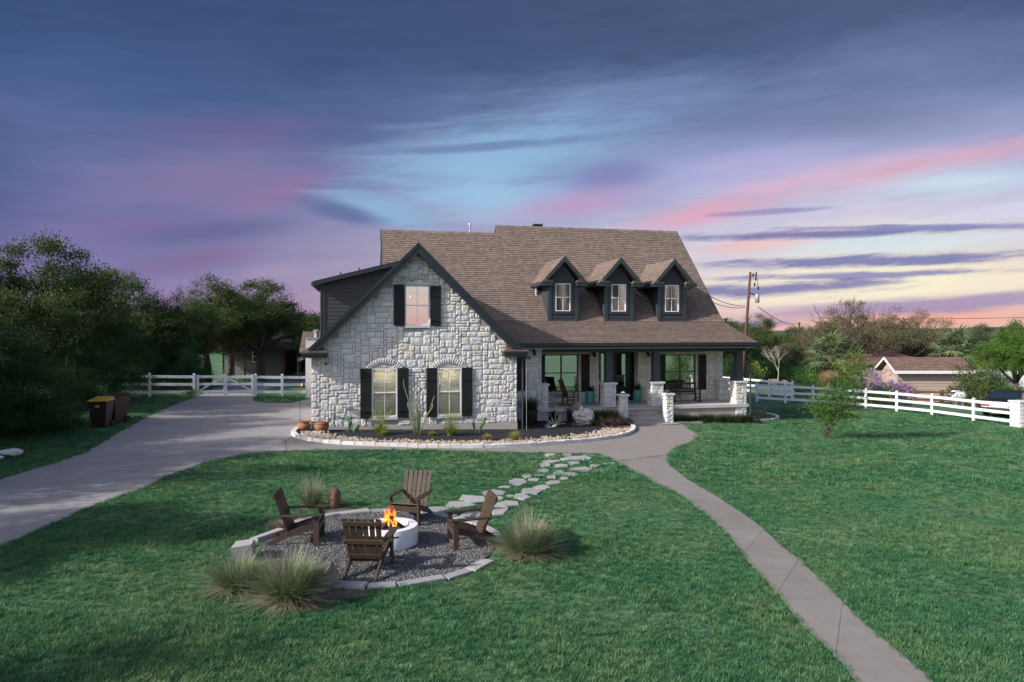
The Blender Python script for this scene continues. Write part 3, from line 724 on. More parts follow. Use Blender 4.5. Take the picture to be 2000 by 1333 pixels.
def pack(x0, x1, z0, z1, cell, seed, shapes=((4, 2), (3, 2), (2, 2), (5, 2), (3, 1), (4, 1), (2, 3), (3, 3), (2, 1), (5, 3), (4, 3), (1, 1))):
    r_ = random.Random(seed); nx, nz = max(1, round((x1-x0)/cell)), max(1, round((z1-z0)/cell)); cx, cz = (x1-x0)/nx, (z1-z0)/nz
    occ = [[False]*nx for _ in range(nz)]; out = []
    for j in range(nz):
        for i in range(nx):
            if occ[j][i]: continue
            opts = []
            for w, h in shapes:
                if i+w <= nx and j+h <= nz and not any(occ[j+b][i+a] for b in range(h) for a in range(w)): opts.append((w, h))
            if not opts: opts = [(1, 1)]
            wts = [ (3 if (w*h in (6, 8)) else 2 if w*h in (4, 10, 9) else 1) if w*h > 1 else .12 for w, h in opts]
            w, h = r_.choices(opts, wts)[0]
            if w*h == 1 and i+1 < nx and not occ[j][i+1]: w = 2
            for b in range(h):
                for a in range(w): occ[j+b][i+a] = True
            out.append((x0+i*cx, z0+j*cz, w*cx, h*cz))
    return out
def lay_stones(parent, rects, ly, meshes, seed, gap=.016, side=0, fixed=0.0, limit=300):
    """side 0: facing -y at y=ly, side -1: facing -x at x=ly (rect x then runs along y)"""
    r_ = random.Random(seed); rects = sorted(rects, key=lambda q: -q[2]*q[3]); rest = None
    for i, (x, z, w, h) in enumerate(rects):
        me = r_.choice(meshes); dy = r_.uniform(-.012, .010)
        loc = (x+w/2, ly+dy, z+h/2) if side == 0 else (ly+dy, x+w/2, z+h/2)
        scl = ((w-gap)*r_.choice((1, 1)), 1, (h-gap))
        if i < limit:
            link('stone', me, parent, loc, (0, 0, 0 if side == 0 else -math.pi/2), scl)
        else:
            if rest is None: rest = MB()
            rest.add([(loc[0]+v.co.x*scl[0], loc[1]+v.co.y, loc[2]+v.co.z*scl[2]) for v in me.vertices], [tuple(p.vertices) for p in me.polygons])
    if rest is not None: tag(rest.build('small_stones', 'limestone', parent), None, None, None, 'stuff')

def wall_mesh(x0, x1, z0, ztop, holes, y0, thick=.14):
    """front face with real openings and their reveals; ztop is a number or a function of x (linear between breaks)"""
    f = ztop if callable(ztop) else (lambda x: ztop)
    br = sorted({x0, x1}|{h[0] for h in holes}|{h[1] for h in holes}|({(x0+x1)/2} if callable(ztop) else set()))
    q = MB()
    for a, b in zip(br[:-1], br[1:]):
        hs = sorted([h for h in holes if h[0] <= a+1e-6 and h[1] >= b-1e-6], key=lambda h: h[2])
        lo = z0
        for h in hs:
            if h[2] > lo: q.add([(a, y0, lo), (b, y0, lo), (b, y0, h[2]), (a, y0, h[2])], [(0, 1, 2, 3)])
            lo = h[3]
        q.add([(a, y0, lo), (b, y0, lo), (b, y0, f(b)), (a, y0, f(a))], [(0, 1, 2, 3)])
    for a, b, c, d in holes:
        q.add([(a, y0, c), (b, y0, c), (b, y0, d), (a, y0, d), (a, y0+thick, c), (b, y0+thick, c), (b, y0+thick, d), (a, y0+thick, d)],
              [(0, 4, 5, 1), (1, 5, 6, 2), (2, 6, 7, 3), (3, 7, 4, 0)])
    return q
def roof_plane(q, ll, lr, ur, ul, course=.15, thick=.09):
    ll, lr, ur, ul = [Vector(p) for p in (ll, lr, ur, ul)]
    N = (lr-ll).cross(ul-ll).normalized(); e = (lr-ll).normalized()
    q.has_uv = True
    P = [ll, lr, ur, ul]; B = [p-N*thick for p in P]
    fs = [(0, 1, 2, 3), (7, 6, 5, 4)]+[(i, 4+i, 4+(i+1) % 4, (i+1) % 4) for i in range(4)]
    q.add(P+B, fs, [[(0, 0)]*4 for _ in fs])
    n = max(1, round(max((ul-ll).length, (ur-lr).length)/course))
    for i in range(n):
        t0, t1 = i/n, min(1, (i+1.1)/n)
        a, b, c, d = lerp(ll, ul, t0), lerp(lr, ur, t0), lerp(lr, ur, t1), lerp(ll, ul, t1)
        k = max(1, int((b-a).length/1.2)); row = i+.5+(id(q) % 97)
        for s_ in range(k):
            x0, x1 = s_/k, (s_+1)/k
            A, Bq, C_, D = lerp(a, b, x0), lerp(a, b, x1), lerp(d, c, x1), lerp(d, c, x0)
            j = .027+.007*random.random()
            up = (j, j, .005, .005); pts = [p+N*h for p, h in zip((A, Bq, C_, D), up)]+[A, Bq]
            u_ = [(p-ll).dot(e) for p in (A, Bq, C_, D)]
            q.add(pts, [(0, 1, 2, 3), (4, 5, 1, 0)], [[(u_[0], row), (u_[1], row), (u_[2], row), (u_[3], row)], [(u_[0], row), (u_[1], row), (u_[1], row), (u_[0], row)]])
    return q

def window(parent, x0, x1, z0, z1, ly, cols=2, rows=2, frame=.045, fm='white_frame', glass='glass', bar=.022, midrail=True, room='room_dark', name='window', sub=True, mull=.0):
    """frame mesh with panes and bars as children (or, for a dormer, as siblings)"""
    q = MB(); f = frame
    q.box(x0, x0+f, ly-.015, ly+.07, z0, z1); q.box(x1-f, x1, ly-.015, ly+.07, z0, z1)
    q.box(x0+f, x1-f, ly-.012, ly+.07, z1-f, z1); q.box(x0+f, x1-f, ly-.022, ly+.07, z0, z0+f)
    w = q.build(name, fm, parent); ch = w if sub else parent
    zs = [z0+f, z1-f]; xs_ = [x0+f, x1-f]
    if midrail:
        zm = (z0+z1)/2; box('meeting_rail', fm, ch, x0+f, x1-f, ly-.004, ly+.06, zm-.022, zm+.022)
    for i in range(1, cols):
        xm = x0+(x1-x0)*i/cols; b_ = mull if mull else bar
        box('mullion' if mull else 'muntin', fm, ch, xm-b_/2, xm+b_/2, ly+(.0 if mull else .008), ly+.05, z0+f, z1-f)
    ncol, nrow = cols, 2 if midrail else rows
    for i in range(ncol):
        for j in range(nrow):
            a, b = x0+f+(x1-x0-2*f)*i/ncol, x0+f+(x1-x0-2*f)*(i+1)/ncol; c, d = z0+f+(z1-z0-2*f)*j/nrow, z0+f+(z1-z0-2*f)*(j+1)/nrow
            MB().add([(a, ly+.03, c), (b, ly+.03, c), (b, ly+.03, d), (a, ly+.03, d)], [(0, 1, 2, 3)]).build('pane', glass, ch)
    if room:
        r_ = MB(); a, b, c, d, y0, y1 = x0+.01, x1-.01, z0+.01, z1-.01, ly+.072, ly+1.3
        r_.add([(a, y0, c), (b, y0, c), (b, y0, d), (a, y0, d), (a, y1, c), (b, y1, c), (b, y1, d), (a, y1, d)], [(0, 1, 5, 4), (1, 2, 6, 5), (2, 3, 7, 6), (3, 0, 4, 7), (4, 5, 6, 7)])
        r_.build('room', room, ch)
    return w
def shutter(parent, x0, x1, z0, z1, ly, bat=(.16, .78)):
    q = MB(); n = 3; w = (x1-x0)/n
    for i in range(n): q.box(x0+i*w+.004, x0+(i+1)*w-.004, ly-.028+.003*(i % 2), ly+.0, z0, z1)
    q.box(x0+.008, x1-.008, ly-.012, ly+.002, z0+.01, z1-.01)
    s_ = q.build('shutter', 'shutter', parent)
    for t in bat:
        zc = z0+(z1-z0)*t; box('batten', 'shutter', s_, x0+.006, x1-.006, ly-.052, ly-.0285, zc-.05, zc+.05)
    return s_
def arch(parent, cx, ztop, span, rise, thick, n, ly, proud=.03, wedge=None):
    """ring of cut stones over an opening"""
    c = span/2; R_ = (c*c)/(2*rise)+rise/2; zc = ztop-R_; half = math.asin(c/R_); a = 2*half/n
    ro, ri = R_, R_-thick; ga = .03/R_
    q = MB(); P = []
    for yy in (ly-proud, ly+.08):
        for r_, t in ((ri, -a/2+ga/2), (ri, a/2-ga/2), (ro, a/2-ga/2), (ro, -a/2+ga/2)): P.append((r_*math.sin(t), yy, r_*math.cos(t)))
    P.append((0, ly-proud-.03, (ri+ro)/2+.01))
    q.add(P, [(0, 1, 8), (1, 2, 8), (2, 3, 8), (3, 0, 8), (7, 6, 5, 4), (0, 4, 5, 1), (1, 5, 6, 2), (2, 6, 7, 3), (3, 7, 4, 0)])
    me = q.mesh('voussoir', 'arch_stone')
    for i in range(n):
        t = -half+a*(i+.5)
        link('voussoir', me, parent, (cx, random.uniform(-.006, .006), zc), (0, t, 0))
    return R_, zc, half
def soldier_sill(parent, x0, x1, ztop, ly, h=.10, n=None):
    n = n or max(4, round((x1-x0)/.085)); w = (x1-x0)/n
    me = MB().box(-.5*w+.004, .5*w-.004, -.055, .06, -h, 0).mesh('sill_brick', 'arch_stone')
    for i in range(n): link('sill_brick', me, parent, (x0+(i+.5)*w, ly+random.uniform(-.006, .006), ztop+random.uniform(-.004, .004)))

# ---- gable wing
GW, GC, GAP = 7.73, 3.87, 6.93           # width, ridge position, height of the roof line
gl = lambda x: GAP-abs(x-GC)
W1 = (2.17, 3.11, .44, 2.27); W2_ = (4.61, 5.54, .44, 2.25); WU = (3.40, 4.32, 3.88, 5.39)
gw = wall_mesh(0, GW, .08, lambda x: gl(x)-.1, [W1, W2_, WU], .022).build('gable_wall', 'mortar', house)
def in_arch(cx, ztop, span, rise, thick, x, z):
    c = span/2; R_ = (c*c)/(2*rise)+rise/2; zc = ztop-R_; d = math.hypot(x-cx, z-zc); return d < R_-.02 and z > ztop-rise-thick and abs(x-cx) < c+.02
ARCH = [((W1[0]+W1[1])/2, 2.66, 1.42, .34, .20), ((W2_[0]+W2_[1])/2, 2.64, 1.42, .34, .20), ((WU[0]+WU[1])/2, 5.80, 1.32, .34, .18)]
rects = []
for x, z, w, h in pack(0, GW, .10, 6.75, .104, 5, ((5, 3), (4, 3), (3, 2), (4, 2), (2, 2), (5, 2), (3, 1), (4, 1), (6, 2), (2, 3), (3, 3), (2, 1), (3, 4), (6, 3), (1, 1), (1, 2))):
    cx, cz = x+w/2, z+h/2
    if cz+h*.35 > gl(cx)-.22: continue
    hit = False
    for a, b, c, d in (W1, W2_, WU):
        if x < b-.01 and x+w > a+.01 and z < d+.0 and z+h > c-.09:
            # trim the stone to the side of the opening when enough is left
            lw, rw = a-x, x+w-b
            if lw > .09 and lw >= rw: rects.append((x, z, lw, h))
            elif rw > .09: rects.append((b, z, rw, h))
            elif z+h > d+.08 and z < d: rects.append((x, d+.01, w, z+h-d-.01))
            hit = True; break
    if hit: continue
    if any(in_arch(*a, cx, cz) and cz > a[1]-a[3]-.05 for a in ARCH): continue
    rects.append((x, z, w, h))
lay_stones(gw, rects, 0.0, ROUGH, 3, .020)
for a in ARCH: arch(gw, *a[:5], 16, 0.0, .045)
for i, (cx, zt, sp, ri, th) in enumerate(ARCH):      # stone fill under each arch
    b = (W1, W2_, WU)[i]; R_ = (sp/2)**2/(2*ri)+ri/2
    xs_ = np.linspace(b[0]+.02, b[1]-.02, 4)
    for k in range(3):
        xm = (xs_[k]+xs_[k+1])/2; top = zt-R_+math.sqrt(max((R_-th)**2-(xm-cx)**2, 0))-.02
        if top-b[3] > .04: link('stone', SMOOTH[k], gw, (xm, .012, (b[3]+.01+top)/2), None, (xs_[1]-xs_[0]-.015, 1, top-b[3]-.02))
for b in (W1, W2_, WU): soldier_sill(gw, b[0]-.02, b[1]+.02, b[2]+.0, -.0)
box('foundation', 'foundation', house, -.012, GW+.012, -.02, 1.0, -1.2, .09)
# glazing
for b in (W1, W2_):
    w = window(house, *b, -.02, 2, 2, .05, 'white_frame', 'glass_blinds', .02, True, 'room_warm')
    MB().tube([(b[0]+.2, .42, b[3]-.075), (b[1]-.2, .42, b[3]-.075)], .028, 8).build('louver_fill_light', 'louver_fill_light', w, True)  # hidden glowing tube added behind the top rail to brighten the louvers
    xa, xb, xm = b[0]+.075, b[1]-.075, (b[0]+b[1])/2
    for zz in (b[2]+.03, (b[2]+b[3])/2-.05, b[3]-.13): box('louver_rail', 'louver', w, xa-.02, xb+.02, .034, .060, zz, zz+.09)
    for xx in (xa-.02, xm-.022, xb-.022): box('louver_stile', 'louver', w, xx, xx+.044, .0345, .0595, b[2]+.04, b[3]-.05)
    me = MB().beam((-(xm-xa)/2+.028, 0, 0), ((xm-xa)/2-.028, 0, 0), .010, .078, (0, .5, .86)).mesh('louver', 'louver')
    for half in (0, 1):
        for z0_, z1_ in ((b[2]+.135, (b[2]+b[3])/2-.06), ((b[2]+b[3])/2+.055, b[3]-.14)):
            k = max(2, round((z1_-z0_)/.080))
            for i in range(k+1): link('louver', me, w, ((xa+xm)/2 if half == 0 else (xm+xb)/2, .047, lerp(z0_, z1_, i/k)))
wu = window(house, *WU, .05, 2, 2, .045, 'white_frame', 'glass', .022, True, 'room_warm')
lm = MB().lathe([(0, -.03), (.022, -.024), (.03, 0), (.022, .024), (.008, .035), (.008, .06)], 12, (3.64, .75, 4.99)); lm.tube([(3.64, .75, 5.04), (3.64, .75, 5.06)], .004, 6)
lm.build('ceiling_bulb', 'bulb', wu, True)
for a, b, c, d in ((1.75, 2.155, .40, 2.27), (3.125, 3.53, .40, 2.27), (4.19, 4.595, .39, 2.26), (5.555, 5.96, .39, 2.26), (2.97, 3.385, 3.86, 5.41), (4.335, 4.75, 3.85, 5.38)):
    shutter(house, a, b, c, d, -.035)
# roof of the wing
def wing_roof():
    q = MB(); yf, yb = -.36, 6.6; e = .42
    roof_plane(q, (-e, yb, gl(-e)), (-e, yf, gl(-e)), (GC, yf, GAP), (GC, yb, GAP))
    roof_plane(q, (GW+e, yf, gl(GW+e)), (GW+e, yb, gl(GW+e)), (GC, yb, GAP), (GC, yf, GAP))
    q.build('gable_roof', 'shingle', house)
    for sgn in (-1, 1):                       # deep black rake boards and the soffit behind them
        x_end = GC+sgn*(GW/2+.05); z_end = gl(x_end)
        rk = MB(); dz = .40
        A = [(GC, GAP+.03), (x_end, z_end+.03), (x_end, z_end+.03-dz), (GC, GAP+.03-dz)]
        if sgn > 0: A = A[::-1]
        vs_ = [(x, yf-.03, z) for x, z in A]+[(x, yf+.02, z) for x, z in A]
        rk.add(vs_, [(0, 1, 2, 3), (7, 6, 5, 4)]+[(i, 4+i, 4+(i+1) % 4, (i+1) % 4) for i in range(4)])
        r_ = rk.build('rake_board', 'trim', house)
        # raised upper moulding
        m2 = MB(); A = [(GC, GAP+.045), (x_end, z_end+.045), (x_end, z_end-.10), (GC, GAP-.10)]
        if sgn > 0: A = A[::-1]
        m2.add([(x, yf-.055, z) for x, z in A]+[(x, yf-.031, z) for x, z in A], [(0, 1, 2, 3), (7, 6, 5, 4)]+[(i, 4+i, 4+(i+1) % 4, (i+1) % 4) for i in range(4)])
        m2.build('rake_moulding', 'trim', r_)
        sf = MB(); sf.add([(GC, yf+.02, GAP-.34), (x_end, yf+.02, z_end-.34), (x_end, .02, z_end-.34), (GC, .02, GAP-.34)], [(0, 1, 2, 3)]); sf.build('rake_soffit', 'trim', house)
        # boxed return with its little hipped roof
        xa, xb = (-.30, .58) if sgn < 0 else (7.15, 8.05)
        rt = MB(); rt.box(xa, xb, -.42, .03, 2.69, 2.86); rt.box(xa-.03, xb+.03, -.46, .02, 2.80, 2.87)
        t = rt.build('eave_return', 'trim', house)
        hp = MB(); ridge = 3.07; y0, y1 = -.48, .03; a, b = xa-.05, xb+.05; m0, m1 = xa+.24, xb-.24
        roof_plane(hp, (a, y0, 2.875), (b, y0, 2.875), (m1, y1-.05, ridge), (m0, y1-.05, ridge), .1, .02)
        hp.add([(b, y0, 2.875), (b, y1, 2.875), (m1, y1-.05, ridge), (a, y1, 2.875), (a, y0, 2.875), (m0, y1-.05, ridge)], [(0, 1, 2), (3, 4, 5)], [[(0, 3.5), (.5, 3.5), (.3, 4.5)]]*2)
        hp.build('return_roof', 'shingle', t)
wing_roof()
for x0, x1 in ((-.47, -.40), (GW+.40, GW+.47)): box('gutter', 'gutter', house, x0, x1, -.36, (6.0 if x0 < 0 else 1.6), 2.56, 2.68)
q = MB().box(0, .15, .16, 14, -.5, 2.75); q.box(GW-.15, GW, .16, 3.0, -.5, 2.75); q.build('side_wall', 'limestone', house)
q = MB().tube([(GW+.20, -.10, 2.62), (GW+.20, -.10, -.2)], .035, 8); q.build('downspout', 'gutter', house)
# small fittings on the stone: two rusty stars and a hose tap
for x, z in ((.52, 2.46), (7.3, 2.5)):
    st = MB(); pts = []
    for i in range(10): r_ = .085 if i % 2 == 0 else .038; pts.append((x+r_*math.sin(i*math.pi/5), -.052, z+r_*math.cos(i*math.pi/5)))
    st.add(pts+[(x, -.085, z), (x, -.045, z)], [((i+1) % 10, i, 10) for i in range(10)]+[(i, (i+1) % 10, 11) for i in range(10)]); st.build('wall_star', 'rust', house)
q = MB().tube([(.72, -.02, .62), (.72, -.10, .62), (.72, -.12, .57)], .014, 6); q.lathe([(.03, -.006), (.03, .006)], 8, (.72, -.09, .655)); q.build('hose_tap', 'metal_dark', house)
# rear mass behind the wing and the shed dormer on its left slope
SD_Y = 4.0
sdl = lambda x: 5.72+.262*(x+.12)
sd = MB()
sd.add([(.19, SD_Y, 2.9), (3.7, SD_Y, 2.9), (3.7, SD_Y, sdl(3.7)-.16), (.19, SD_Y, sdl(.19)-.16), (.19, 8.6, 2.9), (.19, 8.6, sdl(.19)-.16)], [(0, 1, 2, 3), (4, 0, 3, 5)])
sdo = sd.build('shed_dormer', 'siding', house)
z = 3.0
while z < 6.45:
    x1 = 3.5; h = .165
    # clip each board under the sloping roof
    xl = .30; 
    if z+h > sdl(xl)-.18: xl = max(xl, (z+h+.18-5.72)/.262-.12)
    if xl < x1-.1: MB().add([(xl, SD_Y-.030, z), (x1, SD_Y-.030, z), (x1, SD_Y-.012, z+h+.012), (xl, SD_Y-.012, z+h+.012), (xl, SD_Y, z), (x1, SD_Y, z)], [(0, 1, 2, 3), (4, 5, 1, 0)]).build('board', 'siding', sdo)
    z += h
box('corner_board', 'trim', sdo, .15, .31, SD_Y-.045, SD_Y+.1, 2.9, sdl(.2)-.17)
q = MB(); yf, yb = SD_Y-.34, 9.2
roof_plane(q, (-.16, yb, sdl(-.16)), (-.16, yf, sdl(-.16)), (3.87, yf, sdl(3.87)), (3.87, yb, sdl(3.87))); q.build('shed_roof', 'shingle', sdo)
q = MB(); A = [(3.7, sdl(3.7)+.04), (-.2, sdl(-.2)+.04), (-.2, sdl(-.2)-.15), (3.7, sdl(3.7)-.15)]
q.add([(x, yf-.04, z) for x, z in A]+[(x, yf+.01, z) for x, z in A], [(0, 1, 2, 3), (7, 6, 5, 4)]+[(i, 4+i, 4+(i+1) % 4, (i+1) % 4) for i in range(4)]); q.build('fascia', 'trim', sdo)
q = MB().add([(-.16, yf, sdl(-.16)-.12), (3.6, yf, sdl(3.6)-.12), (3.6, SD_Y, sdl(3.6)-.12), (-.16, SD_Y, sdl(-.16)-.12), (-.16, 8.6, sdl(-.16)-.12), (.2, 8.6, sdl(.2)-.12), (.2, SD_Y, sdl(.2)-.12)], [(0, 3, 2, 1), (3, 4, 5, 6)]); q.build('soffit', 'soffit', sdo)
box('gutter', 'gutter', sdo, -.26, -.165, SD_Y-.34, 9.0, 5.58, 5.70)
MB().tube([(-.21, SD_Y-.1, 5.6), (.12, SD_Y-.03, 5.35), (.12, SD_Y-.03, 3.2)], .03, 8).build('downspout', 'gutter', sdo)

# ---- main roof
SL = 1.018; BR_Y, BR_Z = 4.3, 4.11
mz = lambda y: BR_Z+(y-BR_Y)*SL
RL, RR = 8.82, 9.30                         # ridge positions of the left and right lengths
q = MB()
roof_plane(q, (2.76, BR_Y-.3, mz(BR_Y-.3)), (8.70, BR_Y-.3, mz(BR_Y-.3)), (8.70, RL, mz(RL)), (2.76, RL, mz(RL)))
roof_plane(q, (8.70, BR_Y, BR_Z), (19.0, BR_Y, BR_Z), (19.0, RR, mz(RR)), (8.70, RR, mz(RR)))
q.has_uv = True
roof_plane(q, (8.7, 14.5, mz(RL)-5.7), (2.76, 14.5, mz(RL)-5.7), (2.76, RL, mz(RL)), (8.7, RL, mz(RL)), .3)
roof_plane(q, (19.0, 14.8, mz(RR)-5.6), (8.7, 14.8, mz(RR)-5.6), (8.7, RR, mz(RR)), (19.0, RR, mz(RR)), .3)
mr = q.build('main_roof', 'shingle', house)
q = MB()
for x0, x1, ry in ((2.78, 8.68, RL), (8.70, 19.0, RR)):
    n = int((x1-x0)/.28)
    for i in range(n):
        a, b = x0+(x1-x0)*i/n, x0+(x1-x0)*(i+1.15)/n; z = mz(ry)+.012
        q.has_uv = True
        for s_ in (-1, 1):
            q.add([(a, ry, z+.030), (b, ry, z+.012), (b, ry+s_*.15, z+.012-.15), (a, ry+s_*.15, z+.03-.15)], [(0, 1, 2, 3) if s_ > 0 else (3, 2, 1, 0)], [[(i*.26+.1, 7.5)]*4])
q.build('ridge_cap', 'shingle', mr)
q = MB(); q.add([(8.695, RL-.4, mz(RL)-.55), (8.695, RR, mz(RR)-.02), (8.695, RR+.9, mz(RL)-.6)], [(0, 2, 1)]); q.build('ridge_step', 'siding', mr)
for xx, y0, y1, off in ((2.72, BR_Y-.3, RL, .0), (19.0, BR_Y, RR, .0)):
    q = MB(); q.add([(xx, y0, mz(y0)+.035), (xx, y1, mz(y1)+.035), (xx, y1, mz(y1)-.19), (xx, y0, mz(y0)-.19), (xx+.035, y0, mz(y0)+.035), (xx+.035, y1, mz(y1)+.035), (xx+.035, y1, mz(y1)-.19), (xx+.035, y0, mz(y0)-.19)],
                    [(0, 1, 2, 3), (7, 6, 5, 4), (0, 4, 5, 1), (2, 6, 7, 3), (3, 7, 4, 0)]); q.build('rake_trim', 'gutter', mr)
# end walls under the roof
q = MB(); q.add([(18.7, 4.5, -.6), (18.7, 14, -.6), (18.7, 14, 4.2), (18.7, RR, mz(RR)-.2), (18.7, 4.5, 4.2)], [(0, 1, 2, 3, 4)])
q.add([(3.0, 4.5, 4), (3.0, 14, 4), (3.0, RL, mz(RL)-.2)], [(0, 2, 1)]); q.build('end_wall', 'siding', house)
box('rear_wall', 'limestone', house, .2, 18.6, 13.8, 14.0, -.8, 4.0)
# porch roof
EV_Y, EV_Z = 1.9, 3.13
q = MB(); roof_plane(q, (7.6, EV_Y, EV_Z), (19.42, EV_Y, EV_Z), (19.0, BR_Y+.02, BR_Z+.012), (6.4, BR_Y+.02, BR_Z+.012), .15, .08)
pr = q.build('porch_roof', 'shingle', house)
box('fascia', 'trim', pr, 7.72, 19.40, EV_Y-.012, EV_Y+.03, EV_Z-.20, EV_Z-.02)
box('gutter', 'trim', pr, 8.05, 19.45, EV_Y-.115, EV_Y-.013, EV_Z-.115, EV_Z+.005)
q = MB().add([(19.36, EV_Y, EV_Z-.2), (19.36, EV_Y, EV_Z-.02), (18.98, BR_Y, BR_Z-.02), (18.98, BR_Y, EV_Z-.2)], [(0, 3, 2, 1)]); q.add([(19.40, EV_Y, EV_Z-.2), (19.40, EV_Y, EV_Z+.01), (19.02, BR_Y, BR_Z+.01), (19.02, BR_Y, BR_Z-.2)], [(0, 3, 2, 1)]); q.build('end_panel', 'trim', pr)
box('porch_ceiling', 'porch_ceiling', house, 7.8, 19.3, EV_Y+.03, 4.5, 2.90, 2.925)
box('porch_beam', 'trim', house, 9.0, 19.22, 2.55, 2.83, 2.72, 2.899)
# vents on the roof
for x, y, h, r_, m_ in ((2.95, 6.0, .55, .045, 'galv'), (7.3, 9.1, .55, .035, 'galv'), (9.95, 5.55, .42, .06, 'galv')):
    q = MB().tube([(x, y, mz(min(y, RL))-.25), (x, y, mz(min(y, RL))+h-.1)], r_, 10); q.lathe([(r_*1.5, 0), (r_*1.7, .03), (r_*1.5, .09), (.01, .12)], 10, (x, y, mz(min(y, RL))+h-.12)); q.build('vent_pipe', m_, house)
for x in (.9, 1.7): MB().tube([(x, 5.2, sdl(x)-.1), (x, 5.2, sdl(x)+.28)], .03, 8).build('vent_pipe', 'metal_dark', house)
q = MB().box(10.92, 11.34, RR+.35, RR+.75, mz(RR)-.7, mz(RR)+.22); q.box(10.88, 11.38, RR+.31, RR+.79, mz(RR)+.16, mz(RR)+.22); q.build('roof_vent', 'metal_dark', house)

# ---- three dormers
DEZ, DAP, DH = 5.92, 7.06, 1.04
def dormer(cx):
    x0, x1, yf = cx-.68, cx+.68, BR_Y-.02
    y_at = lambda z: BR_Y+(z-BR_Z)/SL
    q = MB()
    q.add([(x0, yf, BR_Z-.05), (x1, yf, BR_Z-.05), (x1, yf, DEZ-.05), (cx, yf, DAP-.16), (x0, yf, DEZ-.05), (x0, y_at(DEZ)+.2, DEZ-.05), (x1, y_at(DEZ)+.2, DEZ-.05), (x0, yf+.05, BR_Z), (x1, yf+.05, BR_Z)],
          [(0, 1, 2, 3, 4), (0, 4, 5, 7), (1, 8, 6, 2)])
    d = q.build('dormer', 'siding', house)
    # lap boards on the front and on the left cheek
    z = BR_Z; n = 0
    while z < DEZ-.1:
        for a, b in ((x0+.13, cx-.47), (cx+.47, x1-.13)) if z+.14 > 4.5 and z < 5.9 else ((x0+.13, x1-.13),):
            MB().add([(a, yf-.028, z), (b, yf-.028, z), (b, yf-.010, z+.150), (a, yf-.010, z+.150), (a, yf, z), (b, yf, z)], [(0, 1, 2, 3), (4, 5, 1, 0)]).build('board', 'siding', d)
        ya, yb = y_at(z)+.03, y_at(z+.14)+.05
        for xx, sgn in ((x0, -1), (x1, 1)):
            f = (0, 1, 2, 3) if sgn < 0 else (3, 2, 1, 0)
            MB().add([(xx+sgn*.026, ya, z), (xx+sgn*.026, yf, z), (xx+sgn*.010, yf, z+.150), (xx+sgn*.010, yb, z+.150)], [f]).build('board', 'siding', d)
        z += .14
    for a, b in ((x0-.035, x0+.13), (x1-.13, x1+.035)): box('corner_board', 'gutter', d, a, b, yf-.045, yf+.06, BR_Z-.02, DEZ-.1)
    wz0, wz1 = 4.57, 5.85
    box('casing', 'gutter', d, cx-.47, cx-.362, yf-.04, yf+.02, wz0-.02, wz1); box('casing', 'gutter', d, cx+.362, cx+.47, yf-.04, yf+.02, wz0-.02, wz1)
    box('casing', 'gutter', d, cx-.47, cx+.47, yf-.055, yf+.02, wz0-.12, wz0-.021)
    window(d, cx-.36, cx+.36, wz0, wz1, yf-.03, 2, 2, .04, 'white_frame', 'glass', .022, True, 'room_dark', 'window_frame', False)
    yo = yf-.34; yb = y_at(DAP)+.3
    dl = lambda x: DAP-abs(x-cx)*(DAP-DEZ)/DH
    q = MB()
    roof_plane(q, (cx-DH, yb-.6, DEZ), (cx-DH, yo, DEZ), (cx, yo, DAP), (cx, yb, DAP), .15, .06)
    roof_plane(q, (cx+DH, yo, DEZ), (cx+DH, yb-.6, DEZ), (cx, yb, DAP), (cx, yo, DAP), .15, .06)
    q.build('dormer_roof', 'shingle', d)
    for sgn in (-1, 1):
        A = [(cx, DAP+.03), (cx+sgn*DH*.86, dl(cx+DH*.86)+.03), (cx+sgn*DH*.86, dl(cx+DH*.86)-.19), (cx, DAP-.22)]
        if sgn > 0: A = A[::-1]
        q = MB().add([(x, yo-.03, z) for x, z in A]+[(x, yo+.02, z) for x, z in A], [(0, 1, 2, 3), (7, 6, 5, 4)]+[(i, 4+i, 4+(i+1) % 4, (i+1) % 4) for i in range(4)]); q.build('rake_board', 'gutter', d)
        xa, xb = (cx-DH-.02, cx-DH+.46) if sgn < 0 else (cx+DH-.46, cx+DH+.02)
        q = MB().box(xa, xb, yo-.03, yf-.03, DEZ-.19, DEZ-.03); q.box(xa-.02, xb+.02, yo-.06, yf-.03, DEZ-.07, DEZ-.02); q.build('eave_return', 'gutter', d)
        q = MB(); m0, m1 = xa+.16, xb-.14
        roof_plane(q, (xa-.03, yo-.075, DEZ-.015), (xb+.03, yo-.075, DEZ-.015), (m1, yf-.05, DEZ+.14), (m0, yf-.05, DEZ+.14), .09, .012)
        q.add([(xb+.03, yo-.075, DEZ-.015), (xb+.03, yf-.03, DEZ-.015), (m1, yf-.05, DEZ+.14), (xa-.03, yf-.03, DEZ-.015), (xa-.03, yo-.075, DEZ-.015), (m0, yf-.05, DEZ+.14)], [(0, 1, 2), (3, 4, 5)], [[(0, 3.5), (.5, 3.5), (.3, 4.5)]]*2); q.build('return_roof', 'shingle', d)
        # eave soffit and gutter along the cheek
        xg = cx+sgn*(DH+.02); ye = y_at(DEZ)+.15
        q = MB().box(min(xg, xg+sgn*.09), max(xg, xg+sgn*.09), yo, ye, DEZ-.17, DEZ-.03); q.build('gutter', 'gutter', d)
        q = MB().add([(cx+sgn*.66, yo, DEZ-.175), (xg, yo, DEZ-.175), (xg, ye, DEZ-.175), (cx+sgn*.66, ye, DEZ-.175)], [(0, 1, 2, 3)]); q.build('soffit', 'soffit', d)
    MB().tube([(x1+.30, yo+.15, DEZ-.18), (x1+.06, yf-.02, DEZ-.36), (x1+.06, yf-.02, BR_Z+.02)], .028, 6).build('downspout', 'gutter', d)
for cx in (10.88, 13.61, 16.31): dormer(cx)

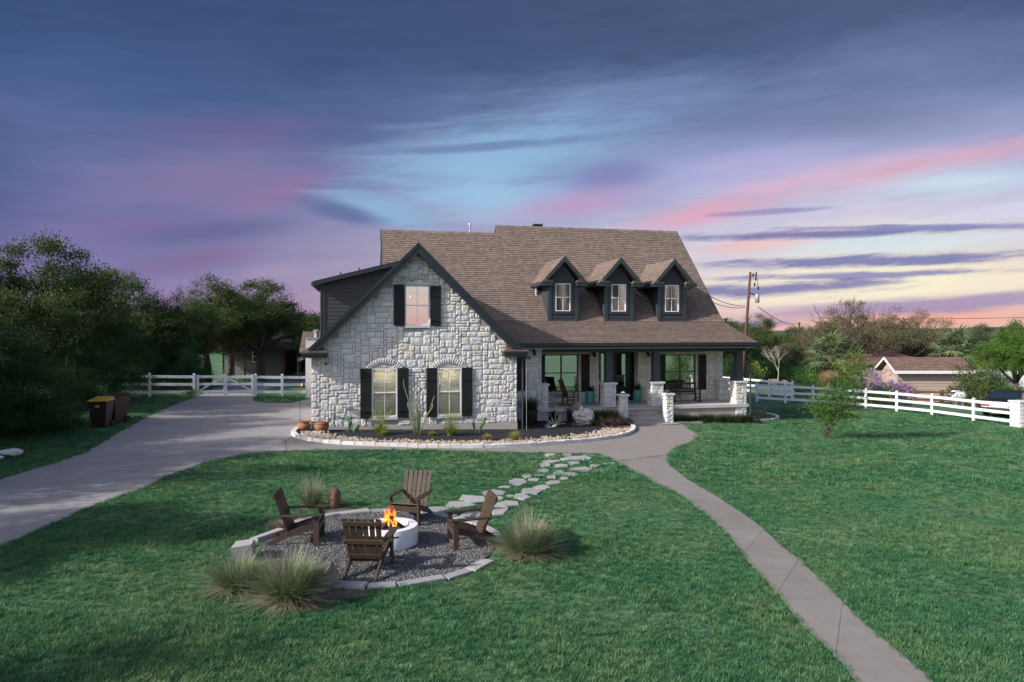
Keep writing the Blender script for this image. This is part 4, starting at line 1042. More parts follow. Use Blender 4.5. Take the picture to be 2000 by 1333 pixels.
# ---- porch: floor, back wall, recessed door, windows
FZ = .30; PW = 4.5
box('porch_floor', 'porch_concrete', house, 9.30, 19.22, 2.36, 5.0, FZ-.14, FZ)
box('porch_base', 'foundation', house, 9.36, 19.12, 2.44, 4.9, -1.4, FZ-.14)
D0, D1, DZ = 12.70, 14.71, 2.79
PA = (10.06, 11.71, .84, 2.56); PB = (16.08, 17.68, .84, 2.52)
pwall = wall_mesh(9.3, 19.14, FZ-.1, 2.9, [(D0, D1, FZ-.1, DZ), PA, PB], PW+.022).build('porch_wall', 'mortar', house)
rects = []
PARCH = [((PA[0]+PA[1])/2, 2.885, 2.1, .26, .17), ((PB[0]+PB[1])/2, 2.865, 2.1, .26, .17)]
for x, z, w, h in pack(9.3, 19.14, FZ, 2.9, .125, 21):
    cx, cz = x+w/2, z+h/2; hit = False
    for a, b, c, d in ((D0, D1, FZ-.1, DZ), PA, PB):
        if x < b-.01 and x+w > a+.01 and z < d and z+h > c-.08:
            lw, rw = a-x, x+w-b
            if lw > .08 and lw >= rw: rects.append((x, z, lw, h))
            elif rw > .08: rects.append((b, z, rw, h))
            hit = True; break
    if not hit and not any(in_arch(*a, cx, cz) and cz > a[1]-a[3]-.05 for a in PARCH): rects.append((x, z, w, h))
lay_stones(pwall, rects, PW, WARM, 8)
for a in PARCH: arch(pwall, *a, 27, PW, .03)
for b in (PA, PB):
    soldier_sill(pwall, b[0]-.02, b[1]+.02, b[2], PW, .12)
    for k in range(3):
        xa, xb = lerp(b[0], b[1], k/3), lerp(b[0], b[1], (k+1)/3); hh = .10 if k == 1 else .07
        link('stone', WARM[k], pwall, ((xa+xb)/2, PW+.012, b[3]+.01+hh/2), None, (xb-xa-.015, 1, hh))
    window(house, *b, PW+.05, 2, 2, .05, 'gutter', 'glass', .022, True, 'room_dark', 'window', True, .07)
for a, b, c, d in ((9.62, 10.045, .82, 2.56), (11.83, 12.25, .82, 2.56), (15.62, 16.05, .80, 2.52), (17.80, 18.22, .80, 2.51)): shutter(house, a, b, c, d, PW-.03)
# recess and door
DY = 5.0
rc = MB(); rc.add([(D0, PW+.02, FZ), (D0, DY+.1, FZ), (D0, DY+.1, DZ), (D0, PW+.02, DZ), (D1, PW+.02, FZ), (D1, DY+.1, FZ), (D1, DY+.1, DZ), (D1, PW+.02, DZ)], [(0, 3, 2, 1), (4, 5, 6, 7), (3, 7, 6, 2)]); rco = rc.build('door_recess', 'mortar', house)
for x, z, w, h in pack(PW+.01, DY, FZ, DZ, .125, 33):
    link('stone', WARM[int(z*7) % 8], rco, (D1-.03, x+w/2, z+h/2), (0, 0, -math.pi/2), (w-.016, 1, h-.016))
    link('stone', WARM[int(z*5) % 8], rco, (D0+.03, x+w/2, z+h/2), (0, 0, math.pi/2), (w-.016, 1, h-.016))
df = MB().box(D0+.03, 13.00, DY, DY+.08, FZ, DZ); df.box(13.24, 13.62, DY, DY+.08, FZ, DZ); df.box(13.0, 13.24, DY, DY+.08, FZ, .9); df.box(13.0, 13.24, DY, DY+.08, 2.56, DZ); df.box(14.62, D1-.03, DY, DY+.08, FZ, DZ); df.box(13.62, 14.62, DY, DY+.08, 2.66, DZ)
dfo = df.build('door_frame', 'door_black', house)
MB().add([(13.0, DY+.04, .9), (13.24, DY+.04, .9), (13.24, DY+.04, 2.56), (13.0, DY+.04, 2.56)], [(0, 1, 2, 3)]).build('sidelight', 'glass', dfo)
dr = MB().box(13.63, 13.80, DY+.02, DY+.07, FZ+.01, 2.655); dr.box(14.26, 14.61, DY+.02, DY+.07, FZ+.01, 2.655); dr.box(13.80, 14.26, DY+.02, DY+.07, FZ+.01, .98); dr.box(13.80, 14.26, DY+.02, DY+.07, 2.54, 2.655)
dro = dr.build('front_door', 'door_black', house)
MB().add([(13.80, DY+.045, .98), (14.26, DY+.045, .98), (14.26, DY+.045, 2.54), (13.80, DY+.045, 2.54)], [(0, 1, 2, 3)]).build('pane', 'glass', dro)
q = MB().tube([(14.50, DY-.05, 1.1), (14.50, DY-.05, 1.5)], .012, 6); q.tube([(14.5, DY-.05, 1.12), (14.5, DY+.03, 1.12)], .008, 6); q.tube([(14.5, DY-.05, 1.48), (14.5, DY+.03, 1.48)], .008, 6); q.build('handle', 'metal_dark', dro)
box('room', 'room_dark', dfo, D0+.03, D1-.03, DY+.9, DY+.95, FZ, DZ)
# projecting wall beside the gable wing with its shutter
ww = MB().box(GW+.01, 9.38, 2.472, 4.5, -1.0, 2.92).build('entry_wall', 'mortar', house)
lay_stones(ww, pack(GW+.02, 9.38, -.4, 2.90, .125, 41), 2.45, SMOOTH, 9)
shutter(house, 8.16, 8.66, 1.10, 2.75, 2.42)
# piers, columns, steps
def pier(x0, x1, y0, y1, z0, z1, seed, cell=.13, faces=('f', 'l', 'r')):
    p = MB().box(x0+.03, x1-.03, y0+.03, y1-.03, z0, z1).build('pier', 'mortar', house)
    lay_stones(p, pack(x0, x1, z0, z1, cell, seed, ((2, 1), (3, 1), (2, 2), (1, 1), (3, 2))), y0, SMOOTH, seed)
    if 'l' in faces: lay_stones(p, pack(y0+.02, y1, z0, z1, cell, seed+1, ((2, 1), (3, 1), (2, 2), (1, 1))), x0, SMOOTH, seed, side=-1)
    if 'r' in faces:
        for x, z, w, h in pack(y0+.02, y1, z0, z1, cell, seed+2, ((2, 1), (3, 1), (2, 2), (1, 1))): link('stone', SMOOTH[int(z*9) % 8], p, (x1, x+w/2, z+h/2), (0, 0, math.pi/2), (w-.014, 1, h-.014))
    c = .05; q = MB().box(x0-c, x1+c, y0-c, y1+c, z1, z1+.065); q.box(x0-c+.012, x1+c-.012, y0-c+.012, y1+c-.012, z1+.065, z1+.08); q.build('cap', 'arch_stone', p)
    return p
pier(12.22, 12.78, 2.42, 2.98, FZ, 1.30, 51); pier(14.47, 15.04, 2.42, 2.98, FZ, 1.30, 55); pier(18.60, 19.16, 2.40, 2.98, -.9, 1.27, 59)
pier(9.39, 9.68, 2.44, 2.95, -.9, 1.30, 63); pier(18.73, 19.24, 4.10, 4.48, FZ, 1.27, 67)
for cx, y0 in ((12.52, 2.56), (14.78, 2.56), (18.90, 2.55)):
    q = MB().box(cx-.155, cx+.155, y0, y0+.31, 1.34, 2.72); q.box(cx-.175, cx+.175, y0-.02, y0+.33, 1.375, 1.46); q.build('column', 'column_paint', house)
MB().add([(18.72, 2.50, 1.37), (18.60, 2.95, 1.37), (18.72, 2.95, 2.05), (18.70, 2.5, 1.37)], [(0, 1, 2)]).build('brace', 'column_paint', house)
MB().tube([(19.30, 1.95, 2.95), (19.30, 2.34, 2.70), (19.30, 2.34, -.55)], .035, 8).build('downspout', 'gutter', house)
sg = gz(W(13.8, 1.3).x)
for i, (y0, z1, x0, x1) in enumerate(((2.10, FZ-.16, 12.20, 15.0), (1.80, FZ-.32, 12.94, 14.68), (1.50, FZ-.48, 12.94, 14.68), (1.18, FZ-.62, 12.52, 15.14))):
    st = box('step', 'foundation', house, x0, x1, y0+.02, 2.44-.001*i, -1.0, z1-.045)
    n = 4 if i < 3 else 6
    for k in range(n):
        a, b = lerp(x0-.02, x1+.02, k/n)+.004, lerp(x0-.02, x1+.02, (k+1)/n)-.004; j = random.uniform(-.008, .008)
        box('tread', 'flagstone', st, a, b, y0-.02+j, y0+.40, z1-.044, z1)
for k in range(5): box('tread', 'flagstone', st, lerp(12.2, 15.0, k/5)+.004, lerp(12.2, 15.0, (k+1)/5)-.004, 2.33, 2.5, FZ-.05, FZ+.012)
pier(12.60, 12.94, 1.43, 1.77, -.8, .87, 71, .1); pier(14.68, 15.04, 1.43, 1.77, -.8, .87, 75, .1)
# rear left corner seen past the gable: block with a metal-capped flue
rw = box('rear_wing', 'limestone', house, -1.1, 2.0, 12.0, 16.0, -.8, 2.5)
for k in range(14): box('board', 'shed_grey', rw, -1.12, -.1, 11.97, 11.999, .2+k*.16, .2+k*.16+.152)
q = MB(); roof_plane(q, (-1.4, 11.6, 2.55), (3, 11.6, 2.55), (3, 14, 3.6), (-1.4, 14, 3.6)); q.build('rear_wing_roof', 'shingle', house)
ch = box('chimney', 'limestone', house, -1.05, -.1, 11.2, 11.6, -.8, 3.25)
q = MB().box(-1.1, -.05, 11.15, 11.65, 3.25, 3.31); q.tube([(-.5, 11.4, 3.3), (-.5, 11.4, 3.62)], .13, 12); q.lathe([(.2, 0), (.2, .03), (.02, .12)], 12, (-.5, 11.4, 3.62)); q.build('flue_cap', 'galv', ch)
# roof plates so no light leaks: back of the house body
box('rear_body', 'siding', house, .4, 7.0, 5.0, 13.7, -.8, 2.6)

# ------------------------------------------------------------------ fire pit furniture
def adirondack(label, x, y, face):
    """front faces local -y"""
    t = thing('garden_chair', label, 'chair', (x, y, gz(x)+.022), face, 'dark slatted garden chairs round the fire', .94)
    M_ = 'chair_wood'; hw = .31
    for s_ in (-1, 1):
        box('leg', M_, t, s_*hw-.022, s_*hw+.022, -.40, -.30, 0, .555)                       # front legs
        q = MB(); pts = [(-.36, .36), (-.1, .29), (.18, .20), (.40, .09), (.56, -.0)]; th = [.13, .12, .11, .10, .075]
        vs_, fs = [], []
        for k, ((yy, zz), h) in enumerate(zip(pts, th)):
            for xx in (s_*(hw-.045)-.018, s_*(hw-.045)+.018): vs_ += [(xx, yy, max(zz-h/2, 0)), (xx, yy, zz+h/2)]
        for k in range(4):
            a = k*4; fs += [(a, a+4, a+5, a+1), (a+2, a+3, a+7, a+6), (a+1, a+5, a+7, a+3), (a, a+2, a+6, a+4)]
        fs += [(0, 1, 3, 2), (16, 18, 19, 17)]; q.add(vs_, fs); q.build('rear_leg', M_, t)
        q = MB(); ax = s_*(hw+.02)
        q.prism([(ax-.055, -.46), (ax+.055, -.46), (ax+.065, -.1), (ax+.035, .34), (ax-.03, .34), (ax-.065, -.1)], .555, .58); q.build('arm', M_, t)
    box('apron', M_, t, -hw+.023, hw-.023, -.40, -.375, .27, .385)
    for i in range(6):                                                                   # seat slats follow the sloping rail
        yy = -.35+i*.098; zz = .425-.27*((yy+.36)/.6)*.9
        MB().beam((-hw+.025, yy, zz), (hw-.025, yy, zz), .085, .02, (0, .36, .93)).build('seat_slat', M_, t)
    b0, b1 = Vector((0, .16, .20)), Vector((0, .43, .97))
    for i in range(6):
        xa = -.262+i*.105; f = 1.0+.10*(i-2.5)/2.5*0
        d = (b1-b0); MB().beam((xa*.92, b0.y, b0.z), (xa*1.06, b1.y, b1.z+(-.0)), .085, .02, (0, -d.z, d.y)).build('back_slat', M_, t)
    for zt, wd in ((.12, .56), (.47, .66), (.90, .62)):
        p = b0+(b1-b0)*zt; MB().beam((-wd/2, p.y+.026, p.z), (wd/2, p.y+.026, p.z), .03, .07, (0, .33, .94)).build('back_rail', M_, t)
    return t
adirondack('dark wooden garden chair facing the camera behind the white fire bowl', -2.03, 13.74, R(-14))
adirondack('dark wooden garden chair with its back to the camera in front of the fire bowl', -2.28, 10.86, R(176))
adirondack('dark wooden garden chair at the left of the pit beside the cut stone blocks', -3.78, 12.19, R(96))
adirondack('dark wooden garden chair at the right of the pit before the pale grass clump', -.74, 12.30, R(-74))

bx, by = -2.17, 12.22; bz = gz(bx)+.03
bowl = thing('fire_bowl', 'white round concrete fire bowl in the middle of the gravel circle', 'fire bowl', (bx, by, bz), 0, None, .86)
n = 48; q = MB(); q.lathe([(.44, .0), (.555, .0), (.56, .02), (.56, .36), (.55, .375), (.40, .375), (.39, .365), (.38, .20), (.05, .20)], n); q.build('body', 'bowl_white', bowl, True)
bowl.children[0].data.polygons.foreach_set('use_smooth', [False]*len(bowl.children[0].data.polygons))
for m_ in [bowl.children[0]]:
    md = m_.modifiers.new('smooth', 'EDGE_SPLIT'); md.split_angle = R(40); m_.data.polygons.foreach_set('use_smooth', [True]*len(m_.data.polygons))
for ang in (R(-70), R(110)):
    q = MB(); k = 6
    for i in range(k):
        a0, a1 = ang-.12+.24*i/k, ang-.12+.24*(i+1)/k
        q.add([(.564*math.cos(a), .564*math.sin(a), z) for a, z in ((a0, .25), (a1, .25), (a1, .28), (a0, .28))], [(0, 1, 2, 3)])
    q.build('handle_slot', 'metal_dark', bowl)
q = MB().lathe([(0, .0), (.37, .0), (.36, .03), (0, .05)], 24, (0, 0, .2)); q.build('ash', 'mulch', bowl)
for a in (R(40), R(160), R(280)): box('foot', 'metal_dark', bowl, .4*math.cos(a)-.05, .4*math.cos(a)+.05, .4*math.sin(a)-.05, .4*math.sin(a)+.05, -.03, .0)
for i in range(7):
    a = i*.9+.3; r_ = .30; p0 = (r_*math.cos(a), r_*math.sin(a), .26); p1 = (.07*math.cos(a+2.6), .07*math.sin(a+2.6), .50+.03*(i % 3))
    lg = MB().tube([p0, lerp(Vector(p0), Vector(p1), .5)+Vector((0, 0, .015)), p1], [.042, .038, .030], 8).build('firewood_log', 'log')
    lg.location = (bx, by, bz); lg.scale = (.86, .86, .86); tag(lg, ['split log leaning in the fire bowl, nearest the rim slot', 'charred log at the right of the flames', 'log at the back of the fire pile', 'log at the left back of the fire pile', 'log at the left of the flames', 'log at the left front of the fire pile', 'short log at the front right of the fire pile'][i], 'log', 'logs burning in the fire bowl')
def flame_mat():
    m = bpy.data.materials.new('flame'); m.use_nodes = True; g = NG(m.node_tree); g.n.remove(g.n['Principled BSDF'])
    gen = g.add('ShaderNodeTexCoord').outputs['Generated']; sp = g.add('ShaderNodeSeparateXYZ'); g.l.new(gen, sp.inputs[0])
    n_ = g.noise(g.add('ShaderNodeNewGeometry').outputs['Position'], 14, 3, .6)
    f = g.m('ADD', sp.outputs[2], g.m('MULTIPLY', g.m('SUBTRACT', n_, .5), .5), clamp=True)
    col = g.ramp(f, [(0, (1.0, .42, .06)), (.35, (1.0, .26, .025)), (.75, (.95, .12, .012)), (1, (.7, .05, .01))])
    em = g.add('ShaderNodeEmission'); g.l.new(col, em.inputs[0]); em.inputs[1].default_value = 2.4
    tp = g.add('ShaderNodeBsdfTransparent'); mx = g.add('ShaderNodeMixShader'); g.put(mx.inputs[0], g.m('MULTIPLY', g.smooth(g.m('ADD', f, g.m('MULTIPLY', n_, .6)), 1.25, .35), .45))
    g.l.new(tp.outputs[0], mx.inputs[1]); g.l.new(em.outputs[0], mx.inputs[2]); g.l.new(mx.outputs[0], g.n['Material Output'].inputs[0]); MATS['flame'] = m
flame_mat()
fl = thing('fire', 'orange flames rising from the logs in the white bowl', 'fire', (bx-.02, by, bz+.31))
r_ = random.Random(4)
for i in range(30):
    a = r_.uniform(0, 6.28); rr = r_.uniform(.01, .17); h = r_.uniform(.14, .43)*(1.15-rr*3.2); cx, cy = rr*math.cos(a), rr*math.sin(a)
    ph = r_.uniform(0, 6.28); pts, rad = [], []
    for k in range(9):
        t_ = k/8; pts.append((cx*(1-.3*t_)+.06*math.sin(ph+t_*5)*t_, cy*(1-.3*t_)+.05*math.cos(ph+t_*4.3)*t_, h*t_)); rad.append(max(.026*(h/.4)*(math.sin(math.pi*min(1, .22+t_*.78)))**1.1*(1-.35*t_), .002))
    MB().tube(pts, rad, 8).build('flame', 'flame', fl, True)

def boulder(name, label, x, y, sx, sy, sz, m, seed, rz=0, cat='rock', group=None, sink=.15, rough=.5, sub=3):
    me = rock_mesh(name, m, seed, rough, sub, 1.0); o = link(name, me, None, (x, y, gz(x)+sz*(1-sink)), (0, 0, rz), (sx, sy, sz)); return tag(o, label, cat, group)
x, y = G(653, 992); q = MB().lathe([(.115, 0), (.125, .05), (.130, .16), (.133, .28), (.118, .37), (.085, .42), (.04, .445), (.0, .45)], 22); 
st = q.build('standing_stone', 'brown_rock', None, True); st.location = (x, y, gz(x)-.02); tag(st, 'rounded upright brown stone post at the back edge of the pit', 'rock')
x, y = G(1062, 1066); boulder('boulder', 'brown boulder behind the grass clump right of the fire pit', x, y, .24, .22, .26, 'brown_rock', 5)
x, y = G(632, 1150); boulder('boulder', 'brownish grey boulder beside the grass clumps at the front of the pit', x, y, .21, .24, .24, 'grey_rock', 9, sink=.3)
def cut_block(label, px, py, sx, sy, h, rz, seed):
    x, y = G(px, py); r_ = random.Random(seed); q = MB()
    b = [(-sx, -sy), (sx, -sy*.9), (sx*.95, sy), (-sx*.9, sy*.95)]
    q.add([(a, c, -.1) for a, c in b]+[(a*.98, c*.98, h+r_.uniform(-.02, .02)) for a, c in b], [(3, 2, 1, 0), (4, 5, 6, 7)]+[(i, (i+1) % 4, 4+(i+1) % 4, 4+i) for i in range(4)])
    o = q.build('stone_block', 'flagstone'); o.location = (x, y, gz(x)); o.rotation_euler = (R(4), R(-5), rz); tag(o, label, 'rock')
cut_block('large pale cut stone block standing behind the left front grass clump', 478, 1092, .16, .20, .27, R(12), 2)
cut_block('long flat pale stone block near the foot of the left garden chair', 524, 1052, .10, .30, .10, R(-38), 3)
x, y = G(15, 893); boulder('boulder', 'flat pale rock on the grass under the trees at the left edge', x, y, .42, .3, .14, 'pale_rock', 21)
x, y = G(-18, 902); boulder('boulder', 'small pale rock beside the flat rock at the left edge', x, y, .3, .25, .12, 'pale_rock', 22)

# bunch grasses
def clump(name, label, px, py, r_, h, n, m, seed, base=None, width=.013, cat='grass clump', group=None, stalks=0, sc_=1.0):
    x, y = G(px, py); rs_ = np.random.default_rng(seed)
    t = thing(name, label, cat, (x, y, gz(x)), 0, group)
    link('blades', quads_mesh('blades', np.concatenate([blades_array(n//2, base or r_*.3, h, r_*.95, width, rs_, .9, 4, .05, .45), blades_array(n//2, base or r_*.25, h*1.08, r_*.6, width*.8, rs_, .35, 4, .02, .55)+np.array((r_*.08, -r_*.05, 0))]), m), t)
    link('dead_blades', quads_mesh('dead_blades', blades_array(n//6, r_*.35, h*.42, r_*.98, width, rs_, 1.1, 4, .3, .6), 'bunch_tan'), t)
    if stalks: link('seed_stalks', quads_mesh('seed_stalks', blades_array(stalks, r_*.2, h*1.5, r_*.75, width*.7, rs_, .25, 3, .1, .3), 'bunch_tan'), t)
    return t
GG = 'bunch grasses round the fire pit'
clump('grass_clump', 'broad bunch grass at the outer left front of the pit', 462, 1150, .62, .52, 1300, 'bunch_grass', 1, group=GG, stalks=60)
clump('grass_clump', 'largest bunch grass nearest the camera in front of the pit', 563, 1172, .72, .66, 2200, 'bunch_grass', 2, group=GG, stalks=160)
clump('grass_clump', 'rounded bunch grass at the right edge of the pit before the brown boulder', 1028, 1084, .70, .64, 2200, 'bunch_grass', 3, group=GG, stalks=200)
clump('grass_clump', 'small wispy bunch grass behind the left garden chair', 607, 992, .46, .6, 600, 'bunch_grass', 4, group=GG, stalks=130)
clump('grass_clump', 'low dry reddish tuft behind the feet of the left garden chair', 545, 1035, .28, .24, 500, 'bunch_tan', 5, group=GG)

# ------------------------------------------------------------------ bed in front of the gable
def lathe_pot(name, label, x, y, z, prof, m, cat='pot', group=None, n=24):
    t = thing(name, label, cat, (x, y, z), 0, group); MB().lathe(prof, n).build('body', m, t, True); return t
x, y = G(594, 842); t = lathe_pot('clay_pot', 'terracotta pot with a flared collar at the left end of the bed', x, y, gz(x)+.01, [(.14, 0), (.20, .03), (.245, .14), (.24, .22), (.17, .285), (.165, .30), (.22, .335), (.225, .36), (.20, .365), (.17, .33), (.02, .27)], 'terracotta')
x, y = G(628, 845); t = lathe_pot('clay_pot', 'round terracotta pot with a domed clay lid on the rocks', x, y, gz(x)+.05, [(.15, 0), (.21, .05), (.25, .15), (.25, .22), (.235, .25), (.22, .25)], 'terracotta')
MB().lathe([(.245, .25), (.25, .27), (.19, .315), (.06, .355), (.03, .36), (.03, .385), (.0, .39)], 24).build('lid', 'rust', t, True)
def pad_mesh():
    bm = bmesh.new(); bmesh.ops.create_uvsphere(bm, u_segments=10, v_segments=8, radius=1.0)
    for v in bm.verts: v.co.y *= .16; v.co.x *= (.80+.2*v.co.z); v.co.z += 1.0
    me = bpy.data.meshes.new('pad'); bm.to_mesh(me); bm.free(); me.materials.append(MATS['cactus']); me.polygons.foreach_set('use_smooth', [True]*len(me.polygons)); return me
PAD = pad_mesh()
def prickly(label, x, y, pads, s_=1.0):
    t = thing('prickly_pear', label, 'cactus', (x, y, gz(x)+.03), 0, 'prickly pears')
    for (px, pz, h, tilt, rz) in pads: link('pad', PAD, t, (px*s_, random.uniform(-.04, .04), pz*s_), (0, tilt, rz), (h*.42*s_, h*.5*s_, h*.5*s_))
x, y = G(682, 846); prickly('pale green prickly pear left of the left window shrub', x, y, [(0, 0, .22, -.1, .2), (.02, .19, .22, .15, .5), (-.03, .36, .24, -.25, -.2), (.02, .42, .17, .5, .3), (.16, 0, .24, .3, -.4), (.24, .12, .2, .7, .2), (.2, .0, .2, .1, 1.0), (.3, .03, .2, -.1, .1)])
x, y = G(933, 848); prickly('dark green prickly pear in front of the bare foundation', x, y, [(-.06, 0, .17, -.5, .1), (-.12, .13, .17, -.2, .3), (-.13, .26, .16, -.3, .1), (.05, 0, .18, .3, .2), (.1, .15, .2, .3, .1), (.17, .28, .22, .35, -.1), (.2, .42, .2, .6, .2)])
x, y = G(1105, 862); prickly('small pale prickly pear on the rocks below the boulder', x, y, [(0, 0, .16, 0, .3), (.1, 0, .15, .4, .2), (-.1, 0, .14, -.4, 0), (.02, .13, .14, .2, .5)], .9)
x, y = G(1482, 815); prickly('pale prickly pear at the end of the bed beside the corner pier', x, y, [(0, 0, .26, 0, .3), (.14, 0, .26, .4, .2), (-.13, 0, .24, -.4, 0), (.02, .22, .24, .2, .5), (.2, .2, .2, .5, .1), (-.12, .2, .2, -.3, .2)], 1.3)
# feathery shrubs under the windows
def feathery(label, px, py, h, r_, seed, n=520, m='feather_green'):
    x, y = G(px, py); rs_ = np.random.default_rng(seed); t = thing('feathery_shrub', label, 'shrub', (x, y, gz(x)+.03), 0, 'feathery yellow green shrubs under the gable windows')
    link('foliage', quads_mesh('foliage', blades_array(n, r_*.25, h*.55, r_*.9, .012, rs_, .6, 3, .1, .5), m), t)
    q = MB(); L_ = []
    for i in range(26):
        a = rs_.uniform(0, 6.28); l = rs_.uniform(.2, 1)*r_; hh = h*rs_.uniform(.65, 1.05)
        p = [(l*k*k*math.cos(a)*1.0, l*k*k*math.sin(a), hh*(k-.12*k*k)) for k in (0, .35, .7, 1)]; q.tube(p, [.006, .005, .004, .002], 4)
        e = Vector(p[-1]); e2 = Vector(p[-2])
        for k in range(34):
            c = e2+(e-e2)*rs_.uniform(0, 1.15)+Vector(rs_.normal(0, .035, 3)); d = Vector(rs_.normal(0, 1, 3)).normalized()*.035; w_ = d.orthogonal().normalized()*.007
            L_.append([c-w_, c+w_, c+d+w_*.3, c+d-w_*.3])
    q.build('stems', 'stalk', t); link('plumes', quads_mesh('plumes', np.array(L_), m), t)
feathery('feathery yellow green shrub under the left gable window', 743, 850, .95, .46, 31)
feathery('feathery yellow green shrub under the right gable window', 880, 853, 1.05, .42, 32)
# ocotillo
x, y = G(813, 852); t = thing('ocotillo', 'tall thin stemmed ocotillo between the two gable windows', 'cactus', (x, y, gz(x)+.03)); r_ = random.Random(8)
tips = [(-.42, 1.95), (-.28, 1.2), (-.18, 1.62), (-.1, 1.45), (-.02, 1.72), (.08, 1.58), (.12, 1.75), (.22, 1.3), (.62, 1.15), (.66, 1.42), (.3, 1.0), (-.2, .8), (.05, 1.1), (.16, .9), (.4, .85)]
for i, (dx, h) in enumerate(tips):
    b = dx*.18; yy = r_.uniform(-.2, .2); w_ = r_.uniform(-.06, .06)
    pts = [(b, yy*.2, 0), (b+.25*(dx-b), yy*.4, h*.3), (b+.6*(dx-b)+w_, yy*.7, h*.62), (dx*.95-w_*.6, yy, h*.88), (dx, yy, h)]
    if i == 0: pts = [(-.05, 0, 0), (-.20, 0, .55), (-.26, 0, 1.2), (-.40, 0, 1.65), (-.46, 0, 1.88), (-.43, 0, 2.0)]
    MB().tube(pts, [.024, .022, .019, .017, .013, .010][:len(pts)], 6).build('stem', 'stalk', t, True)
for (px, py), rr, h, s_, lab in (((950, 862), .28, .34, 3, 'small golden grass on the rocks in front of the foundation'), ((1004, 863), .34, .48, 4, 'taller golden grass beside the wire downspout at the gable corner'), ((843, 853), .2, .25, 5, 'low golden grass between the ocotillo and the right shrub'), ((748, 853), .22, .3, 6, 'low green grass at the foot of the left window shrub')):
    clump('golden_grass', lab, px, py, rr, h, 420, 'yellow_grass', s_, width=.011, group='golden grasses in the rock bed')
# agaves and pots beside the porch
def rosette(parent, n, l, w, m, seed, up=.75, name='leaf', z0=0):
    r_ = random.Random(seed)
    for i in range(n):
        a = i*2.399; el = lerp(1.35, .25, i/n)*up+r_.uniform(-.08, .08); d = Vector((math.cos(a)*math.cos(el), math.sin(a)*math.cos(el), math.sin(el))); s_ = Vector((-math.sin(a), math.cos(a), 0)); u_ = d.cross(s_)*-1
        q = MB(); P = []
        for k, ww in ((0, .5), (.35, 1.0), (.7, .7), (1, .04)):
            c = d*l*k+Vector((0, 0, -.06*l*k*k)); P += [c-s_*w*ww/2+u_*.012*ww, c-u_*.012*ww, c+s_*w*ww/2+u_*.012*ww]
        fs = []
        for k in range(3): b = k*3; fs += [(b, b+1, b+4, b+3), (b+1, b+2, b+5, b+4), (b+2, b, b+3, b+5)]
        q.add([(p.x, p.y, p.z+z0) for p in P], fs); q.build(name, m, parent)
p = W(10.55, 2.0); z = gz(p.x); t = thing('potted_agave', 'spiky agave in a dark cylinder pot at the foot of the porch', 'potted plant', (p.x, p.y, z+.03))
MB().lathe([(.14, 0), (.16, .05), (.17, .42), (.18, .45), (.15, .45), (.14, .41), (.01, .41)], 20).build('pot', 'dark_pot', t, True); rosette(t, 24, .38, .06, 'agave', 3, .85, 'leaf', .42)
p = W(9.75, 1.9); t = thing('potted_agave', 'dark upright succulent in a low dark pot beside the entry wall', 'potted plant', (p.x, p.y, gz(p.x)+.03))
MB().lathe([(.16, 0), (.19, .05), (.2, .26), (.21, .28), (.17, .28), (.01, .25)], 20).build('pot', 'dark_pot', t, True); rosette(t, 18, .34, .06, 'dark_leaf', 5, 1.0, 'leaf', .26)
p = W(8.62, 1.55); t = thing('potted_shrub', 'grassy shrub in a large dark planter beside the gable corner', 'potted plant', (p.x, p.y, gz(p.x)+.02))
MB().lathe([(.26, 0), (.30, .05), (.34, .5), (.36, .58), (.31, .58), (.29, .52), (.01, .52)], 24).build('pot', 'dark_pot', t, True)
o = link('foliage', quads_mesh('foliage', blades_array(900, .25, .85, .55, .012, np.random.default_rng(9), .5, 3, .05, .6), 'liriope'), t); o.location = (0, 0, .5)
p = W(9.55, .95); t = thing('yucca', 'thin pale yucca with a tall stalk among the rocks', 'yucca', (p.x, p.y, gz(p.x)+.04)); rosette(t, 16, .5, .03, 'yucca_pale', 6, .75)
MB().tube([(0, 0, 0), (.02, 0, .5), (.07, 0, .95), (.08, 0, 1.2)], [.014, .012, .010, .005], 6).build('stalk', 'yucca_pale', t)
p = W(10.4, .75); t = thing('yucca', 'small pale yucca in front of the limestone boulder', 'yucca', (p.x, p.y, gz(p.x)+.04)); rosette(t, 14, .3, .03, 'agave', 7, .8)
p = W(9.2, .35); t = thing('yucca', 'low grey green yucca behind the rock edging near the gable corner', 'yucca', (p.x, p.y, gz(p.x)+.04)); rosette(t, 16, .3, .035, 'yucca_pale', 8, .5)
p = W(10.95, 1.35); o = boulder('boulder', 'pitted white limestone boulder in the bed by the steps', p.x, p.y, .42, .34, .44, 'pale_rock', 14, .3, rough=1.6, sub=4)
p = W(11.0, 1.75); o = boulder('boulder', 'grey limestone boulder leaning behind the white one', p.x-.1, p.y, .46, .30, .50, 'grey_rock', 15, -.2, rough=.6)
def leafy(parent, name, n, rx, ry, h, size, m, seed, up=.5, z0=.0):
    rs_ = np.random.default_rng(seed); u_ = rs_.normal(0, 1, (n, 3)); u_ /= np.linalg.norm(u_, axis=1)[:, None]; rr = rs_.uniform(.35, 1, n)**.5
    c = u_*rr[:, None]*np.array((rx, ry, h/2)); c[:, 2] += h/2+z0; c *= (1+.22*np.sin(u_[:, :1]*5+seed)*np.cos(u_[:, 1:2]*4))
    d = u_+rs_.normal(0, .6, (n, 3)); d[:, 2] += up; d /= np.linalg.norm(d, axis=1)[:, None]
    s_ = np.cross(d, rs_.normal(0, 1, (n, 3))); s_ /= np.linalg.norm(s_, axis=1)[:, None]
    L_ = size*rs_.uniform(.6, 1.4, n)[:, None]; w_ = L_*.32
    V = np.stack([c-s_*w_*.25, c+d*L_*.45-s_*w_*.5, c+d*L_, c+d*L_*.45+s_*w_*.5], 1)
    return link(name, quads_mesh(name, V, m), parent)
